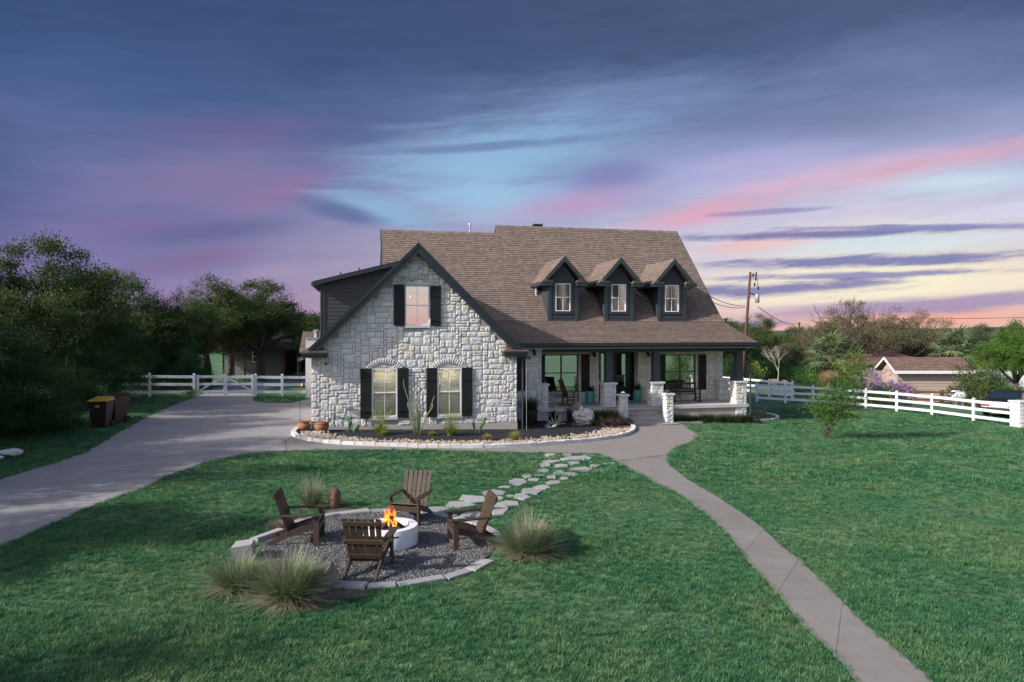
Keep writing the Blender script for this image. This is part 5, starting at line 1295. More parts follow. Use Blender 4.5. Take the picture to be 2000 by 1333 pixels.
for i, (lx, ly, rx, h, m_, lab) in enumerate(((11.55, 1.75, .52, .72, 'liriope', 'dark green shrub behind the rusty one by the porch pier'), (12.1, 1.5, .5, .78, 'liriope', 'dark green shrub nearest the left low step pier'), (11.75, .95, .5, .5, 'shrub_rust', 'rusty tipped shrub in front of the dark green shrubs'), (12.2, .85, .42, .48, 'shrub_rust', 'small rusty shrub near the curve of the edging'))):
    p = W(lx, ly); t = thing('bed_shrub', lab, 'shrub', (p.x, p.y, gz(p.x)+.02), 0, 'shrubs massed beside the steps')
    q = MB()
    for k in range(9): a = k*.7; q.tube([(0, 0, 0), (rx*.4*math.cos(a), rx*.4*math.sin(a), h*.5), (rx*.6*math.cos(a), rx*.6*math.sin(a), h*.8)], [.012, .008, .003], 4)
    q.build('stems', 'stalk', t); o = link('foliage', quads_mesh('foliage', blades_array(900, rx*.7, h, rx, .022, np.random.default_rng(60+i), .3, 3, .05, .6), m_), t)
for i, (lx, ly, lab) in enumerate(((12.55, .95, 'dark purple leafed plant beside the bottom step'), (11.75, .22, 'low purple leafed plant lying on the river rocks'))):
    p = W(lx, ly); t = thing('purple_plant', lab, 'plant', (p.x, p.y, gz(p.x)+.04)); leafy(t, 'foliage', 260, .36, .24, .26, .12, 'purple_heart', 70+i)
rs_ = np.random.default_rng(13); q = []
for k in range(46):
    lx = 15.3+(k/45)*4.0; ly = 1.95+rs_.uniform(-.18, .28); p = W(lx, ly); a = blades_array(130, .14, .5*rs_.uniform(.75, 1.2), .26, .012, rs_, .6, 3, .05, .5); a[..., 0] += p.x; a[..., 1] += p.y; a[..., 2] += gz(p.x)+.02; q.append(a)
tag(link('border_grass', quads_mesh('border_grass', np.concatenate(q), 'liriope')), 'dark green border grass massed below the porch floor', 'grass', None, 'stuff')

# ------------------------------------------------------------------ porch furniture
def local_thing(name, label, cat, lx, ly, z, rz=0, group=None): p = W(lx, ly); return thing(name, label, cat, (p.x, p.y, z), YAW+rz, group)
t = local_thing('rocking_chair', 'brown wooden rocking chair on the porch by the left window', 'chair', 10.95, 3.35, FZ, R(52)); M_ = 'rocker_wood'
for s_ in (-1, 1):
    pts = [(s_*.27, -.48, .10), (s_*.27, -.3, .035), (s_*.27, 0, .018), (s_*.27, .3, .045), (s_*.27, .58, .15)]
    MB().tube(pts, .022, 6).build('rocker', M_, t)
    box('leg', M_, t, s_*.27-.025, s_*.27+.025, -.30, -.25, .03, .64); MB().beam((s_*.27, .22, .04), (s_*.27, .27, .60), .045, .045, (0, 1, 0)).build('leg', M_, t)
    MB().prism([(s_*.27-.05, -.36), (s_*.27+.05, -.36), (s_*.27+.04, .30), (s_*.27-.04, .30)], .625, .65).build('arm', M_, t)
    box('stretcher', M_, t, s_*.27-.014, s_*.27+.014, -.26, .24, .22, .26)
MB().slab([(-.27, -.30, .44), (.27, -.30, .44), (.27, .24, .38), (-.27, .24, .38)], .035).build('seat', M_, t)
MB().slab([(-.25, .20, .40), (.25, .20, .40), (.27, .46, 1.12), (-.27, .46, 1.12)], .025).build('backrest', M_, t)
for k in range(5): xx = -.2+k*.1; MB().beam((xx, .185, .42), (xx*1.05, .435, 1.08), .075, .014, (0, -.9, .3)).build('back_slat', M_, t)
box('back_rail', M_, t, -.28, .28, .445, .485, 1.09, 1.17)
t = local_thing('rocking_bench', 'dark brown slatted two seat rocking bench under the right porch window', 'bench', 16.72, 3.70, FZ, R(-4)); M_ = 'bench_wood'
for s_ in (-1, 1):
    MB().tube([(s_*.62, -.42, .11), (s_*.62, -.2, .035), (s_*.62, .05, .02), (s_*.62, .3, .05), (s_*.62, .46, .12)], .025, 6).build('rocker', M_, t)
    box('leg', M_, t, s_*.62-.03, s_*.62+.03, -.30, -.24, .03, .60); MB().beam((s_*.62, .22, .04), (s_*.62, .30, .93), .055, .055, (0, 1, 0)).build('leg', M_, t)
    box('arm', M_, t, s_*.62-.045, s_*.62+.045, -.36, .26, .60, .63); box('stretcher', M_, t, s_*.62-.015, s_*.62+.015, -.25, .22, .19, .24)
for k in range(6): yy = -.27+k*.088; box('seat_slat', M_, t, -.60, .60, yy, yy+.07, .40-.008*k, .42-.008*k)
for zz, h in ((.47, .07), (.86, .10)): MB().beam((-.62, .235+(zz-.42)*.12, zz), (.62, .235+(zz-.42)*.12, zz), .035, h, (0, .1, 1)).build('back_rail', M_, t)
for k in range(15): xx = -.55+k*.0786; MB().beam((xx, .24, .48), (xx, .285, .85), .042, .016, (0, 1, 0)).build('back_slat', M_, t)
for lx, ly, lab, sd_ in ((12.02, 3.75, 'teal glazed planter with a spiky plant left of the door', 91), (14.42, 3.98, 'teal glazed planter with a spreading spiky plant right of the door', 92)):
    t = local_thing('teal_planter', lab, 'potted plant', lx, ly, FZ, 0, 'tall teal glazed planters by the front door')
    MB().lathe([(.15, 0), (.19, .03), (.215, .2), (.215, .48), (.195, .55), (.2, .6), (.215, .62), (.18, .62), (.17, .57), (.01, .55)], 24).build('pot', 'teal_glaze', t, True); rosette(t, 26, .42, .07, 'dark_leaf', sd_, .9, 'leaf', .56)
for lx, lab in ((12.77, 'small teal glass bowl on the left low step pier'), (14.86, 'small dark bowl on the right low step pier')):
    t = local_thing('bowl_lamp', lab, 'bowl', lx, 1.60, .95, 0, 'bowls on the low step piers')
    MB().lathe([(.06, 0), (.11, .02), (.125, .05), (.11, .05), (.09, .03), (.01, .02)], 18).build('dish', 'metal_dark' if lx > 14 else 'dark_leaf', t, True)
    MB().lathe([(.09, .03), (.08, .08 if lx < 14 else .05), (.0, .12 if lx < 14 else .06)], 16).build('glass', 'lamp_pale' if lx < 14 else 'metal_dark', t, True)
def bell(label, lx, ly, z):
    t = local_thing('wall_lantern', label, 'lamp', lx, ly, z, 0, 'black bell shaped wall lanterns')
    box('back_plate', 'metal_dark', t, -.05, .05, -.03, .0, -.02, .12); MB().tube([(0, -.02, .06), (0, -.10, .14), (0, -.17, .12), (0, -.18, .06)], .012, 6).build('arm', 'metal_dark', t)
    MB().lathe([(.11, -.14), (.075, -.08), (.05, .0), (.04, .06), (.01, .075), (.035, .0), (.06, -.08), (.10, -.14)], 18, (0, -.18, 0)).build('shade', 'metal_dark', t, True)
bell('black bell lantern on the porch wall left of the door', 12.42, 4.46, 2.60); bell('black bell lantern on the porch wall right of the door', 15.13, 4.46, 2.58); bell('black bell lantern on the entry wall beside the gable', 9.02, 2.41, 2.76)
# hanging chain with a small bell at the left eave
p = W(-.36, -.42); t = thing('rain_chain', 'thin chain with a copper bell hanging from the left gable eave', 'chain', (p.x, p.y, 0)); MB().tube([(0, 0, 2.69), (0, 0, .25)], .008, 5).build('chain', 'metal_dark', t); MB().lathe([(.10, -.06), (.085, .0), (.05, .07), (.015, .10)], 14, (.10, 0, 1.72)).build('bell', 'brass', t, True)
MB().tube([(0, 0, 1.86), (.10, 0, 1.82)], .006, 5).build('hook', 'metal_dark', t)
p = W(GW+.32, -.25); t = MB().tube([(0, 0, 2.62), (0, 0, -.2)], .009, 5).build('rain_chain', 'galv'); t.location = (p.x, p.y, 0); tag(t, 'thin pale chain hanging at the right corner of the gable', 'chain')

# ------------------------------------------------------------------ bins, fences, gate
def bin_(label, px, py, rz, lid):
    x, y = G(px, py); t = thing('wheeled_bin', label, 'bin', (x, y, gz(x)+.01), rz, 'wheeled bins by the driveway')
    q = MB(); q.add([(-.22, -.26, .06), (.22, -.26, .06), (.22, .22, .06), (-.22, .22, .06), (-.30, -.36, .95), (.30, -.36, .95), (.30, .36, .95), (-.30, .36, .95)], [(3, 2, 1, 0), (4, 5, 6, 7)]+[(i, (i+1) % 4, 4+(i+1) % 4, 4+i) for i in range(4)]); q.box(-.315, .315, -.375, .375, .90, .955); q.build('body', 'bin_maroon', t)
    q = MB(); q.add([(-.31, -.40, .96), (.31, -.40, .96), (.31, .38, .96), (-.31, .38, .96), (-.29, -.38, 1.0), (.29, -.38, 1.0), (.26, .34, 1.08), (-.26, .34, 1.08)], [(3, 2, 1, 0), (4, 5, 6, 7)]+[(i, (i+1) % 4, 4+(i+1) % 4, 4+i) for i in range(4)]); q.build('lid', lid, t)
    for s_ in (-1, 1): MB().lathe([(.12, -.03), (.12, .03)], 14).build('wheel', 'rubber', t).matrix_local = Matrix.Translation((s_*.27, .26, .12)) @ Matrix.Rotation(R(90), 4, 'Y')
    MB().tube([(-.24, .42, .98), (.24, .42, .98)], .016, 6).build('handle', lid, t)
    if lid == 'bin_yellow': MB().add([(-.07, -.348, .74), (.07, -.348, .74), (.07, -.360, .83), (-.07, -.360, .83)], [(0, 1, 2, 3)]).build('sticker', 'bin_yellow', t)
bin_('maroon wheeled bin with a yellow lid beside the driveway', 198, 836, R(10), 'bin_yellow')
bin_('plain dark maroon wheeled bin behind the yellow lidded one', 227, 826, R(-15), 'bin_maroon')

def fence(label, posts, h=1.1, gap=None, double=()):
    t = thing('white_fence', label, 'fence', (0, 0, 0), 0, 'white three rail fences')
    for i, (x, y) in enumerate(posts):
        z = gz(x); a = math.atan2(posts[min(i+1, len(posts)-1)][1]-posts[max(i-1, 0)][1], posts[min(i+1, len(posts)-1)][0]-posts[max(i-1, 0)][0])
        q = MB().box(-.063, .063, -.063, .063, -.1, h+.03); q.add([(-.075, -.075, h+.03), (.075, -.075, h+.03), (.075, .075, h+.03), (-.075, .075, h+.03), (0, 0, h+.09)], [(3, 2, 1, 0), (0, 1, 4), (1, 2, 4), (2, 3, 4), (3, 0, 4)])
        o = q.build('post', 'vinyl', t); o.location = (x, y, z); o.rotation_euler = (0, 0, a)
    for i in range(len(posts)-1):
        (x0, y0), (x1, y1) = posts[i], posts[i+1]
        for zz in (.24, .62, 1.0):
            MB().beam((x0, y0, gz(x0)+zz*h/1.1), (x1, y1, gz(x1)+zz*h/1.1), .04, .14).build('rail', 'vinyl', t)
    return t
fence('white rail fence behind the sapling at the right of the lawn', [G(1478, 785), G(1534, 788), G(1588, 791), G(1640, 795), G(1691, 799), G(1751.6, 804.5), G(1821, 812), G(1902, 823), G(1978, 833)])
fence('white rail fence running back behind the corner porch pier', [G(1548, 780), G(1503, 775), G(1450, 769), G(1395, 764)])
fence('white rail fence under the trees left of the gate', [G(60, 777), G(137, 776.5), G(214, 776), G(292, 775.5), G(379, 775.5)], 1.12)
fence('white rail fence between the gate and the stone gable', [G(499, 775), G(551, 775), G(612, 774.5)], 1.12)
g0, g1 = np.array(G(386, 775.5)), np.array(G(493, 775.2)); mid = (g0+g1)/2
for a, b, dirn, lab in ((g0, mid-(g1-g0)*.012, 1, 'left leaf of the white driveway gate'), (mid+(g1-g0)*.012, g1, -1, 'right leaf of the white driveway gate')):
    t = thing('driveway_gate', lab, 'gate', (0, 0, 0), 0, 'double white gate across the driveway'); d = (b-a)/np.linalg.norm(b-a)
    z0 = gz(a[0])+.06
    for p in (a, b): q = MB().box(-.06, .06, -.045, .045, 0, 1.06); o = q.build('stile', 'vinyl', t); o.location = (p[0], p[1], z0); o.rotation_euler = (0, 0, math.atan2(d[1], d[0]))
    for zz in (.20, .58, .96): MB().beam((*(a+d*.05), z0+zz), (*(b-d*.05), z0+zz), .036, .13).build('rail', 'vinyl', t)
    lo, hi = (a, b) if dirn > 0 else (b, a); s_ = d*dirn*.07
    MB().beam((*(lo+s_), z0+.24), (*(hi-s_), z0+.93), .03, .07).build('brace', 'vinyl', t)
x, y = G(1992, 835); t = thing('gate_pillar', 'pale square stone pillar at the right end of the fence', 'pillar', (x, y, gz(x)), R(8)); q = MB()
ps = MB().box(-.27, .27, -.27, .27, -.1, 1.2).build('body', 'mortar', t)
for k in range(6):
    for f, (ax, rz_) in enumerate((((0, -.28), 0), ((-.28, 0), -math.pi/2))): link('stone', SMOOTH[(k+f) % 8], ps, (ax[0], ax[1], .10+k*.2), (0, 0, rz_), (.55, 1, .185))
MB().box(-.33, .33, -.33, .33, 1.2, 1.27).build('cap', 'arch_stone', t)

# ------------------------------------------------------------------ trees
def crown_parts(seed, lobes, nclump, nleaf, leaf, m, rc=.42, flat=.6, aspect=.45, up=.35, shell=.55):
    rs_ = np.random.default_rng(seed); vol = np.array([l[3]*l[4]*l[5] for l in lobes]); pk = rs_.choice(len(lobes), nclump, p=vol/vol.sum())
    L_ = np.array(lobes, float); u_ = rs_.normal(0, 1, (nclump, 3)); u_ /= np.linalg.norm(u_, axis=1)[:, None]
    rr = shell+(1-shell)*rs_.uniform(0, 1, nclump)**.6
    C = L_[pk, :3]+u_*rr[:, None]*L_[pk, 3:6]
    i = np.repeat(np.arange(nclump), nleaf); n = len(i)
    sz = rs_.uniform(.55, 1.35, nclump)
    d0 = rs_.normal(0, 1, (n, 3)); c = C[i]+d0*rc*sz[i][:, None]*np.array((1, 1, flat))*.62
    d = d0*.5+u_[i]*.5+rs_.normal(0, .7, (n, 3)); d[:, 2] += up; d /= np.linalg.norm(d, axis=1)[:, None]
    s_ = np.cross(d, rs_.normal(0, 1, (n, 3))); s_ /= np.linalg.norm(s_, axis=1)[:, None]+1e-9
    l = leaf*rs_.uniform(.6, 1.4, n)[:, None]; w_ = l*aspect
    V = np.stack([c-s_*w_*.2, c+d*l*.5-s_*w_*.5, c+d*l, c+d*l*.5+s_*w_*.5], 1)
    k = V[:, :, 2].min(1) > .02
    return quads_mesh('crown', V[k], m), C
def trunk_mesh(seed, lobes, C, r0, fork, m='bark', ntwig=60, lean=(0, 0)):
    r_ = random.Random(seed); q = MB(); f = Vector((lean[0], lean[1], fork))
    q.tube([(0, 0, -.15), (lean[0]*.3+r_.uniform(-.08, .08), lean[1]*.3, fork*.5), f], [r0*1.35, r0, r0*.85], 8)
    for l in lobes:
        c = Vector(l[:3]); mid = lerp(f, c, .5)+Vector((r_.uniform(-.3, .3), r_.uniform(-.3, .3), r_.uniform(-.1, .35)))
        q.tube([f-Vector((0, 0, .1)), lerp(f, mid, .5)+Vector((r_.uniform(-.15, .15), r_.uniform(-.15, .15), 0)), mid, c], [r0*.6, r0*.45, r0*.34, r0*.16], 6)
    for k in r_.sample(range(len(C)), min(ntwig, len(C))):
        p = Vector(C[k]); c = min((Vector(l[:3]) for l in lobes), key=lambda a: (a-p).length); s_ = lerp(f, c, r_.uniform(.55, 1.0))
        q.tube([s_, lerp(s_, p, .5)+Vector((r_.uniform(-.15, .15), r_.uniform(-.15, .15), r_.uniform(-.1, .1))), p], [r0*.14, r0*.09, r0*.03], 4)
    return q.mesh('trunk', m, True)
def oak_var(seed, m, dense=1.0, leaf=.078):
    r_ = random.Random(seed); lobes = []
    for k in range(9):
        a = k*2.4+r_.uniform(-.4, .4); d = r_.uniform(.9, 2.3); lobes.append((d*math.cos(a), d*math.sin(a), r_.uniform(3.2, 4.6)-.25*d, r_.uniform(.95, 1.45), r_.uniform(.95, 1.45), r_.uniform(.7, 1.0)))
    lobes.append((0, 0, 4.9, 1.3, 1.3, .95))
    me, C = crown_parts(seed, lobes, int(290*dense), 230, leaf, m, .36, .7, .55, .35, .6)
    return trunk_mesh(seed, lobes, C, .20, 1.7, 'bark', 90, (r_.uniform(-.3, .3), 0)), me, 5.8, 3.2
def juniper_var(seed, m, leaf=.088):
    r_ = random.Random(seed); lobes = []
    for k in range(13):
        t_ = k/12; a = k*2.4; d = (1-t_)**.7*1.5; rr = lerp(1.35, .55, t_)*r_.uniform(.8, 1.2); lobes.append((d*math.cos(a), d*math.sin(a), lerp(.75, 5.0, t_), rr, rr, rr*.8))
    me, C = crown_parts(seed, lobes, 280, 170, leaf, m, .34, .8, .30, .8, .5)
    return trunk_mesh(seed, lobes[::3], C, .16, 1.0, 'bark', 40), me, 5.8, 2.7
VAR = {'juniper': [juniper_var(100+i, 'juniper') for i in range(3)], 'oak': [oak_var(200+i, 'oak_leaf') for i in range(3)], 'dry': [oak_var(300+i, 'oak_dry', .5, .068) for i in range(2)], 'bright': [oak_var(400+i, 'bright_leaf', .8, .095) for i in range(2)], 'dark': [juniper_var(500, 'dark_leaf')]}
def gy(x, y): return gz(x)-drop(y)
def tree(kind, i, label, x, y, h, rad, rz, group, name=None):
    tm, cm, H0, R0 = VAR[kind][i % len(VAR[kind])]; nm = name or {'juniper': 'juniper_tree', 'oak': 'oak_tree', 'dry': 'oak_tree', 'bright': 'leafy_tree', 'dark': 'evergreen_tree'}[kind]
    t = thing(nm, label, 'tree', (x, y, gy(x, y)), rz, group, (rad/R0, rad/R0, h/H0)); link('trunk', tm, t); link('crown', cm, t); return t
def tree_px(kind, i, label, u, Y, vtop, rad, rz, group, name=None):
    x = (u-1000)/FPX*Y; zt = CAMH+(HORIZON-vtop)/FPX*Y; return tree(kind, i, label, x, Y, (zt-gy(x, Y))*1.0, rad, rz, group, name)
LG = 'trees along the left of the driveway'
for k in ((('juniper', 0), 'dense dark juniper bush nearest the camera at the left edge', -5, 22.2, 622, 2.5, .3), (('juniper', 1), 'dark juniper bush cut off by the left edge of the picture', -70, 21.0, 600, 3.2, 1.3), (('juniper', 2), 'dark juniper bush right behind the bins', 140, 28.3, 640, 2.1, 2.2),
          (('juniper', 1), 'low juniper between the bins and the left edge bush', 62, 24.2, 650, 1.9, 4.2),
          (('oak', 0), 'tallest tree at the left, its top highest of the grove', 88, 29.0, 474, 3.7, .8), (('juniper', 2), 'tall juniper at the far left edge behind the bushes', 0, 30.5, 500, 3.3, .5), (('juniper', 0), 'tall juniper next right of the tallest tree', 178, 31.0, 505, 2.8, 1.9), (('oak', 1), 'broad oak behind the bins with a rounded dark top', 222, 38.0, 534, 3.9, 2.5),
          (('juniper', 1), 'pointed juniper over the fence left of the gate', 300, 39.5, 551, 2.5, 3.1), (('juniper', 0), 'slim juniper rising just left of the pale oak', 345, 40.0, 556, 2.0, .9), (('juniper', 2), 'low juniper hanging over the white fence', 330, 38.4, 645, 2.4, 5.0), (('juniper', 1), 'small juniper over the fence post nearest the gate', 368, 37.4, 668, 1.3, 2.6), (('juniper', 0), 'low juniper at the far end of the fence', 240, 37.6, 640, 2.5, 1.0)):
    tree_px(k[0][0], k[0][1], k[1], k[2], k[3], k[4], k[5], k[6], LG)
OG = 'oaks beyond the gate'
tree_px('oak', 2, 'pale olive oak behind the pointed junipers', 405, 43.0, 545, 3.6, .4, OG); tree_px('oak', 0, 'spreading oak over the grey shed with a timber platform', 508, 46.0, 553, 4.5, 2.0, OG); tree_px('oak', 1, 'small oak at the left end of the grey shed', 448, 48.0, 572, 3.4, 4.0, OG)
tree_px('bright', 0, 'bright green far tree beside the shed dormer', 612, 72.0, 622, 3.0, 1.0, None); tree_px('oak', 1, 'far oak seen over the grey shed roof', 560, 66.0, 612, 4.0, 1.0, None)
SG = 'trees left of the picture that shade the driveway'
for i, (x, y, h, rad, lab) in enumerate(((-18.6, 17.0, 7.6, 3.2, 'tall shade juniper left of the picture level with the bins'), (-22.5, 20.5, 8.2, 3.4, 'tall shade oak left of the picture behind the bins'), (-17.0, 12.8, 7.2, 3.0, 'shade juniper left of the picture level with the fire pit'), (-21.5, 13.5, 8.0, 3.4, 'big shade oak left of the picture standing farther from the drive'), (-24.5, 27, 8.2, 3.4, 'shade juniper left of the picture level with the stone gable'), (-16.0, 8.2, 6.4, 2.8, 'shade oak left of the picture level with the front lawn'), (-13.4, 3.2, 6.4, 2.7, 'unseen juniper added beside the camera to shade the front lawn'), (-10.4, -1.2, 7.4, 2.9, 'unseen oak added behind the camera to shade the front lawn'))):  # last two are added out of view to darken the front lawn
    tree(('juniper', 'oak')[i % 2], i, lab, x, y, h, rad, i*1.3, SG)
DG = 'dry oaks beyond the right fence'
for k in ((('dry', 0), 'sparse dry oak with the tallest twiggy top at the right', 1660, 60.0, 588, 4.4, .4), (('dry', 1), 'sparse dry oak right of the tallest one', 1765, 63.0, 596, 4.3, 1.4), (('dry', 0), 'low dry oak behind the left palm', 1600, 62.0, 640, 3.8, 2.7), (('dry', 1), 'low dry oak behind the brown neighbour roof', 1825, 66.0, 640, 4.0, 3.3), (('dry', 1), 'middle dry oak between the two tall ones', 1712, 66.0, 608, 4.2, 4.4)):
    tree_px(k[0][0], k[0][1], k[1], k[2], k[3], k[4], k[5], k[6], DG)
EG = 'dark trees beyond the porch'
for k in ((('oak', 2), 'dark oak just right of the utility pole', 1478, 66.0, 618, 3.6, .2), (('dark', 0), 'dark evergreen mass under the utility pole', 1470, 60.0, 668, 3.4, 1.1), (('dark', 0), 'dark evergreen left of the bare pale tree', 1540, 63.0, 662, 3.6, 2.1), (('oak', 1), 'dark oak behind the corner porch column', 1418, 62.0, 626, 3.4, 3.0), (('dark', 0), 'dark evergreen seen between wall and column', 1432, 56.0, 690, 2.4, 4.0), (('oak', 0), 'rounded green oak on the skyline right of the pole', 1555, 74.0, 641, 3.8, 5.0), (('dark', 0), 'dark evergreen behind the left palm', 1600, 57.0, 692, 2.8, 5.5), (('bright', 1), 'green tree on the skyline above the left palm', 1625, 78.0, 628, 3.4, .9)):
    tree_px(k[0][0], k[0][1], k[1], k[2], k[3], k[4], k[5], k[6], EG)
RG = 'leafy trees at the right edge'
for k in ((('bright', 0), 'bright leafy tree at the right edge above the car', 1985, 43.0, 632, 2.2, 1.2), (('bright', 1), 'bright leafy tree cut off by the right edge', 2060, 41.0, 640, 2.8, .2), (('dark', 0), 'dark tree behind the right palm trunk', 1905, 54.0, 668, 2.6, .2)):
    tree_px(k[0][0], k[0][1], k[1], k[2], k[3], k[4], k[5], k[6], RG)
def bare_tree(label, u, Y, vtop, spread, m, seed, depth=5, cat='tree'):
    x = (u-1000)/FPX*Y; h = CAMH+(HORIZON-vtop)/FPX*Y-gy(x, Y); r_ = random.Random(seed); q = MB()
    def grow(p, d, l, rad, k):
        e = p+d*l; mid = lerp(p, e, .5)+Vector((r_.uniform(-.1, .1), r_.uniform(-.1, .1), 0))*l; q.tube([p, mid, e], [rad, rad*.85, rad*.65], 5)
        if k == 0: return
        for _ in range(3 if k > 2 else 2):
            nd = (d+Vector((r_.gauss(0, .5), r_.gauss(0, .5), r_.gauss(.1, .3)))*spread).normalized(); grow(e, nd, l*r_.uniform(.6, .85), rad*.6, k-1)
    grow(Vector((0, 0, -.1)), Vector((.05, 0, 1)).normalized(), h*.27, h*.018, depth)
    t = thing('bare_tree', label, cat, (x, Y, gy(x, Y))); q.build('trunk', m, t)
    zs_ = [v[2] for v in q.v]; t.scale = (1, 1, h/max(zs_))
bare_tree('bare pale trunked tree on the grass beyond the fence', 1520, 57, 672, .9, 'bark_pale', 3); bare_tree('dead twiggy tree standing above the dry oaks', 1645, 58.5, 580, .8, 'bark', 5); bare_tree('second dead twiggy tree among the dry oaks', 1700, 61, 584, .8, 'bark', 8)
# shrubs
def shrub(name, label, u, Y, vtop, rx, m, seed, n=2600, leaf=.13, group=None):
    x = (u-1000)/FPX*Y; h = CAMH+(HORIZON-vtop)/FPX*Y-gy(x, Y); t = thing(name, label, 'shrub', (x, Y, gy(x, Y)), 0, group)
    lobes = [(rx*.5*math.cos(a), rx*.5*math.sin(a), h*.5+.12*h*math.sin(a*3), rx*.6, rx*.6, h*.42) for a in (0, 1.3, 2.6, 3.9, 5.2)]+[(0, 0, h*.68, rx*.55, rx*.55, h*.3)]
    me, C = crown_parts(seed, lobes, n//45, 45, leaf, m, .30, .8, .4, .4, .4); link('foliage', me, t); link('stems', trunk_mesh(seed, lobes, C, .05, .2, 'bark', 10), t)
shrub('flowering_shrub', 'purple flowering shrub left of the beige shed', 1712, 43.0, 722, 1.15, 'purple_bloom', 1); shrub('flowering_shrub', 'low purple flowers against the beige shed wall', 1765, 42.4, 748, .55, 'purple_bloom', 2, 900)
shrub('green_shrub', 'grey green shrub in front of the right half of the beige shed', 1912, 40.5, 716, 1.35, 'oak_leaf', 3, 4200); shrub('green_shrub', 'bright rounded shrub below the left palm', 1602, 50, 722, 1.3, 'bright_leaf', 4); shrub('green_shrub', 'small dark pointed shrub behind the fence left of the sapling', 1568, 46.5, 738, .9, 'dark_leaf', 5, 1500)
shrub('green_shrub', 'dark shrub below the purple flowers behind the fence', 1715, 41.6, 752, 1.2, 'dark_leaf', 6, 1800); shrub('green_shrub', 'low green bushes left of the car behind the fence', 1880, 44, 750, 1.3, 'oak_leaf', 7); shrub('green_shrub', 'thin yellow green sapling on the grass beyond the fence', 1478, 56, 705, .7, 'feather_green', 8, 700); shrub('green_shrub', 'small green weed at the foot of the left gate post', 372, 34.4, 765, .4, 'feather_green', 9, 400, .09)
shrub('green_shrub', 'bright bushes behind the white fence at the right edge', 1990, 46, 752, 1.6, 'bright_leaf', 10)
# young tree on the lawn
x, y = G(1613, 857); t = thing('young_tree', 'young green tree with narrow leaves alone on the right lawn', 'tree', (x, y, gz(x))); k = y/FPX
lobes = [((u-1613)*k, dy, (857-v)*k, a*k, a*k*.9, b*k) for u, v, a, b, dy in ((1606, 800, 26, 26, .1), (1628, 782, 30, 28, -.2), (1655, 770, 34, 28, .2), (1648, 800, 26, 24, -.1), (1660, 728, 30, 30, .0), (1678, 705, 18, 22, .1), (1690, 752, 18, 16, 0), (1628, 820, 20, 16, .1), (1590, 786, 14, 18, 0))]
me, C = crown_parts(77, lobes, 100, 40, .16, 'sapling_leaf', .26, 1.0, .20, -.35, .3); link('crown', me, t)
q = MB(); r_ = random.Random(3)
for l in lobes: c = Vector(l[:3]); q.tube([(0, 0, -.1), (c.x*.12+r_.uniform(-.03, .03), c.y*.1, .35), lerp(Vector((0, 0, .3)), c, .55)+Vector((r_.uniform(-.1, .1), r_.uniform(-.1, .1), 0)), c], [.018, .015, .010, .004], 6)
q.build('trunk', 'bark', t, True)
# palms
def fan_mesh(m, seed, drooping=False):
    r_ = random.Random(seed); q = MB(); q.tube([(0, 0, 0), (.35, 0, .04), (.72, 0, .0)], [.022, .016, .012], 5); n = 21
    for i in range(n):
        a = (i-(n-1)/2)/((n-1)/2)*1.75; l = .78*(1-.25*abs(a)/1.75)*r_.uniform(.9, 1.08); d = Vector((math.cos(a), math.sin(a), 0)); s_ = Vector((-math.sin(a), math.cos(a), 0)); b = Vector((.70, 0, 0))
        w = .055; dz = .10*(1-abs(a)/1.75); P = [b, b+d*l*.45-s_*w/2+Vector((0, 0, dz)), b+d*l*.45+s_*w/2+Vector((0, 0, dz)), b+d*l+Vector((0, 0, -.16*r_.uniform(.6, 1.5)))]
        q.add(P, [(0, 1, 2), (1, 3, 2)])
    return q.mesh('frond', m)
FAN, FAND = fan_mesh('palm_leaf', 1), fan_mesh('palm_dry', 2)
def palm(label, u, Y, vc, s_, seed):
    x = (u-1000)/FPX*Y; zc = CAMH+(HORIZON-vc)/FPX*Y; g_ = gy(x, Y); t = thing('fan_palm', label, 'palm', (x, Y, g_), 0, 'fan palms beyond the fence'); h = zc-g_; r_ = random.Random(seed); q = MB()
    q.tube([(0, 0, -.1), (.05, 0, h*.5), (0, 0, h)], [.26, .21, .20], 10); q.build('trunk', 'bark', t)
    for i in range(26):
        a = i*2.399; el = lerp(1.35, -.35, i/25); link('frond', FAN, t, (0, 0, h), (0, -el, a), (s_, s_, s_))
    for i in range(14): link('dead_frond', FAND, t, (0, 0, h-.1-.05*i*.5), (0, 1.0+r_.uniform(-.15, .3), i*.83), (s_*.85,)*3)
palm('fan palm behind the young tree', 1622, 46, 696, 1.4, 1); palm('fan palm behind the beige shed roof', 1868, 48, 688, 1.55, 2)

# ------------------------------------------------------------------ outbuildings and beyond
def at(u, v, Y): return Vector(((u-1000)/FPX*Y, Y, CAMH+(HORIZON-v)/FPX*Y))
p = at(1752, 725, 44.0); g_ = gy(p.x, 44); t = thing('beige_shed', 'beige board shed with a brown roof and white fascia beyond the fence', 'shed', (p.x, 44.0, g_)); ez = p.z-g_; L_, Dp = 4.4, 1.7
MB().box(0, L_, .0, Dp, 0, ez+.02).add([(0, 0, ez), (0, Dp, ez), (0, Dp/2, ez+.75)], [(0, 2, 1)]).build('wall', 'shed_beige', t)
for k in range(int(ez/.2)): MB().add([(.0, -.03, k*.2), (L_, -.03, k*.2), (L_, -.008, k*.2+.205), (0, -.008, k*.2+.205)], [(0, 1, 2, 3)]).build('board', 'shed_beige', t)
q = MB(); roof_plane(q, (-.35, -.35, ez+.02), (L_+.35, -.35, ez+.02), (L_+.35, Dp/2, ez+.85), (-.35, Dp/2, ez+.85), .16); roof_plane(q, (L_+.35, Dp+.35, ez+.02), (-.35, Dp+.35, ez+.02), (-.35, Dp/2, ez+.85), (L_+.35, Dp/2, ez+.85), .3); q.build('roof', 'shingle_far', t)
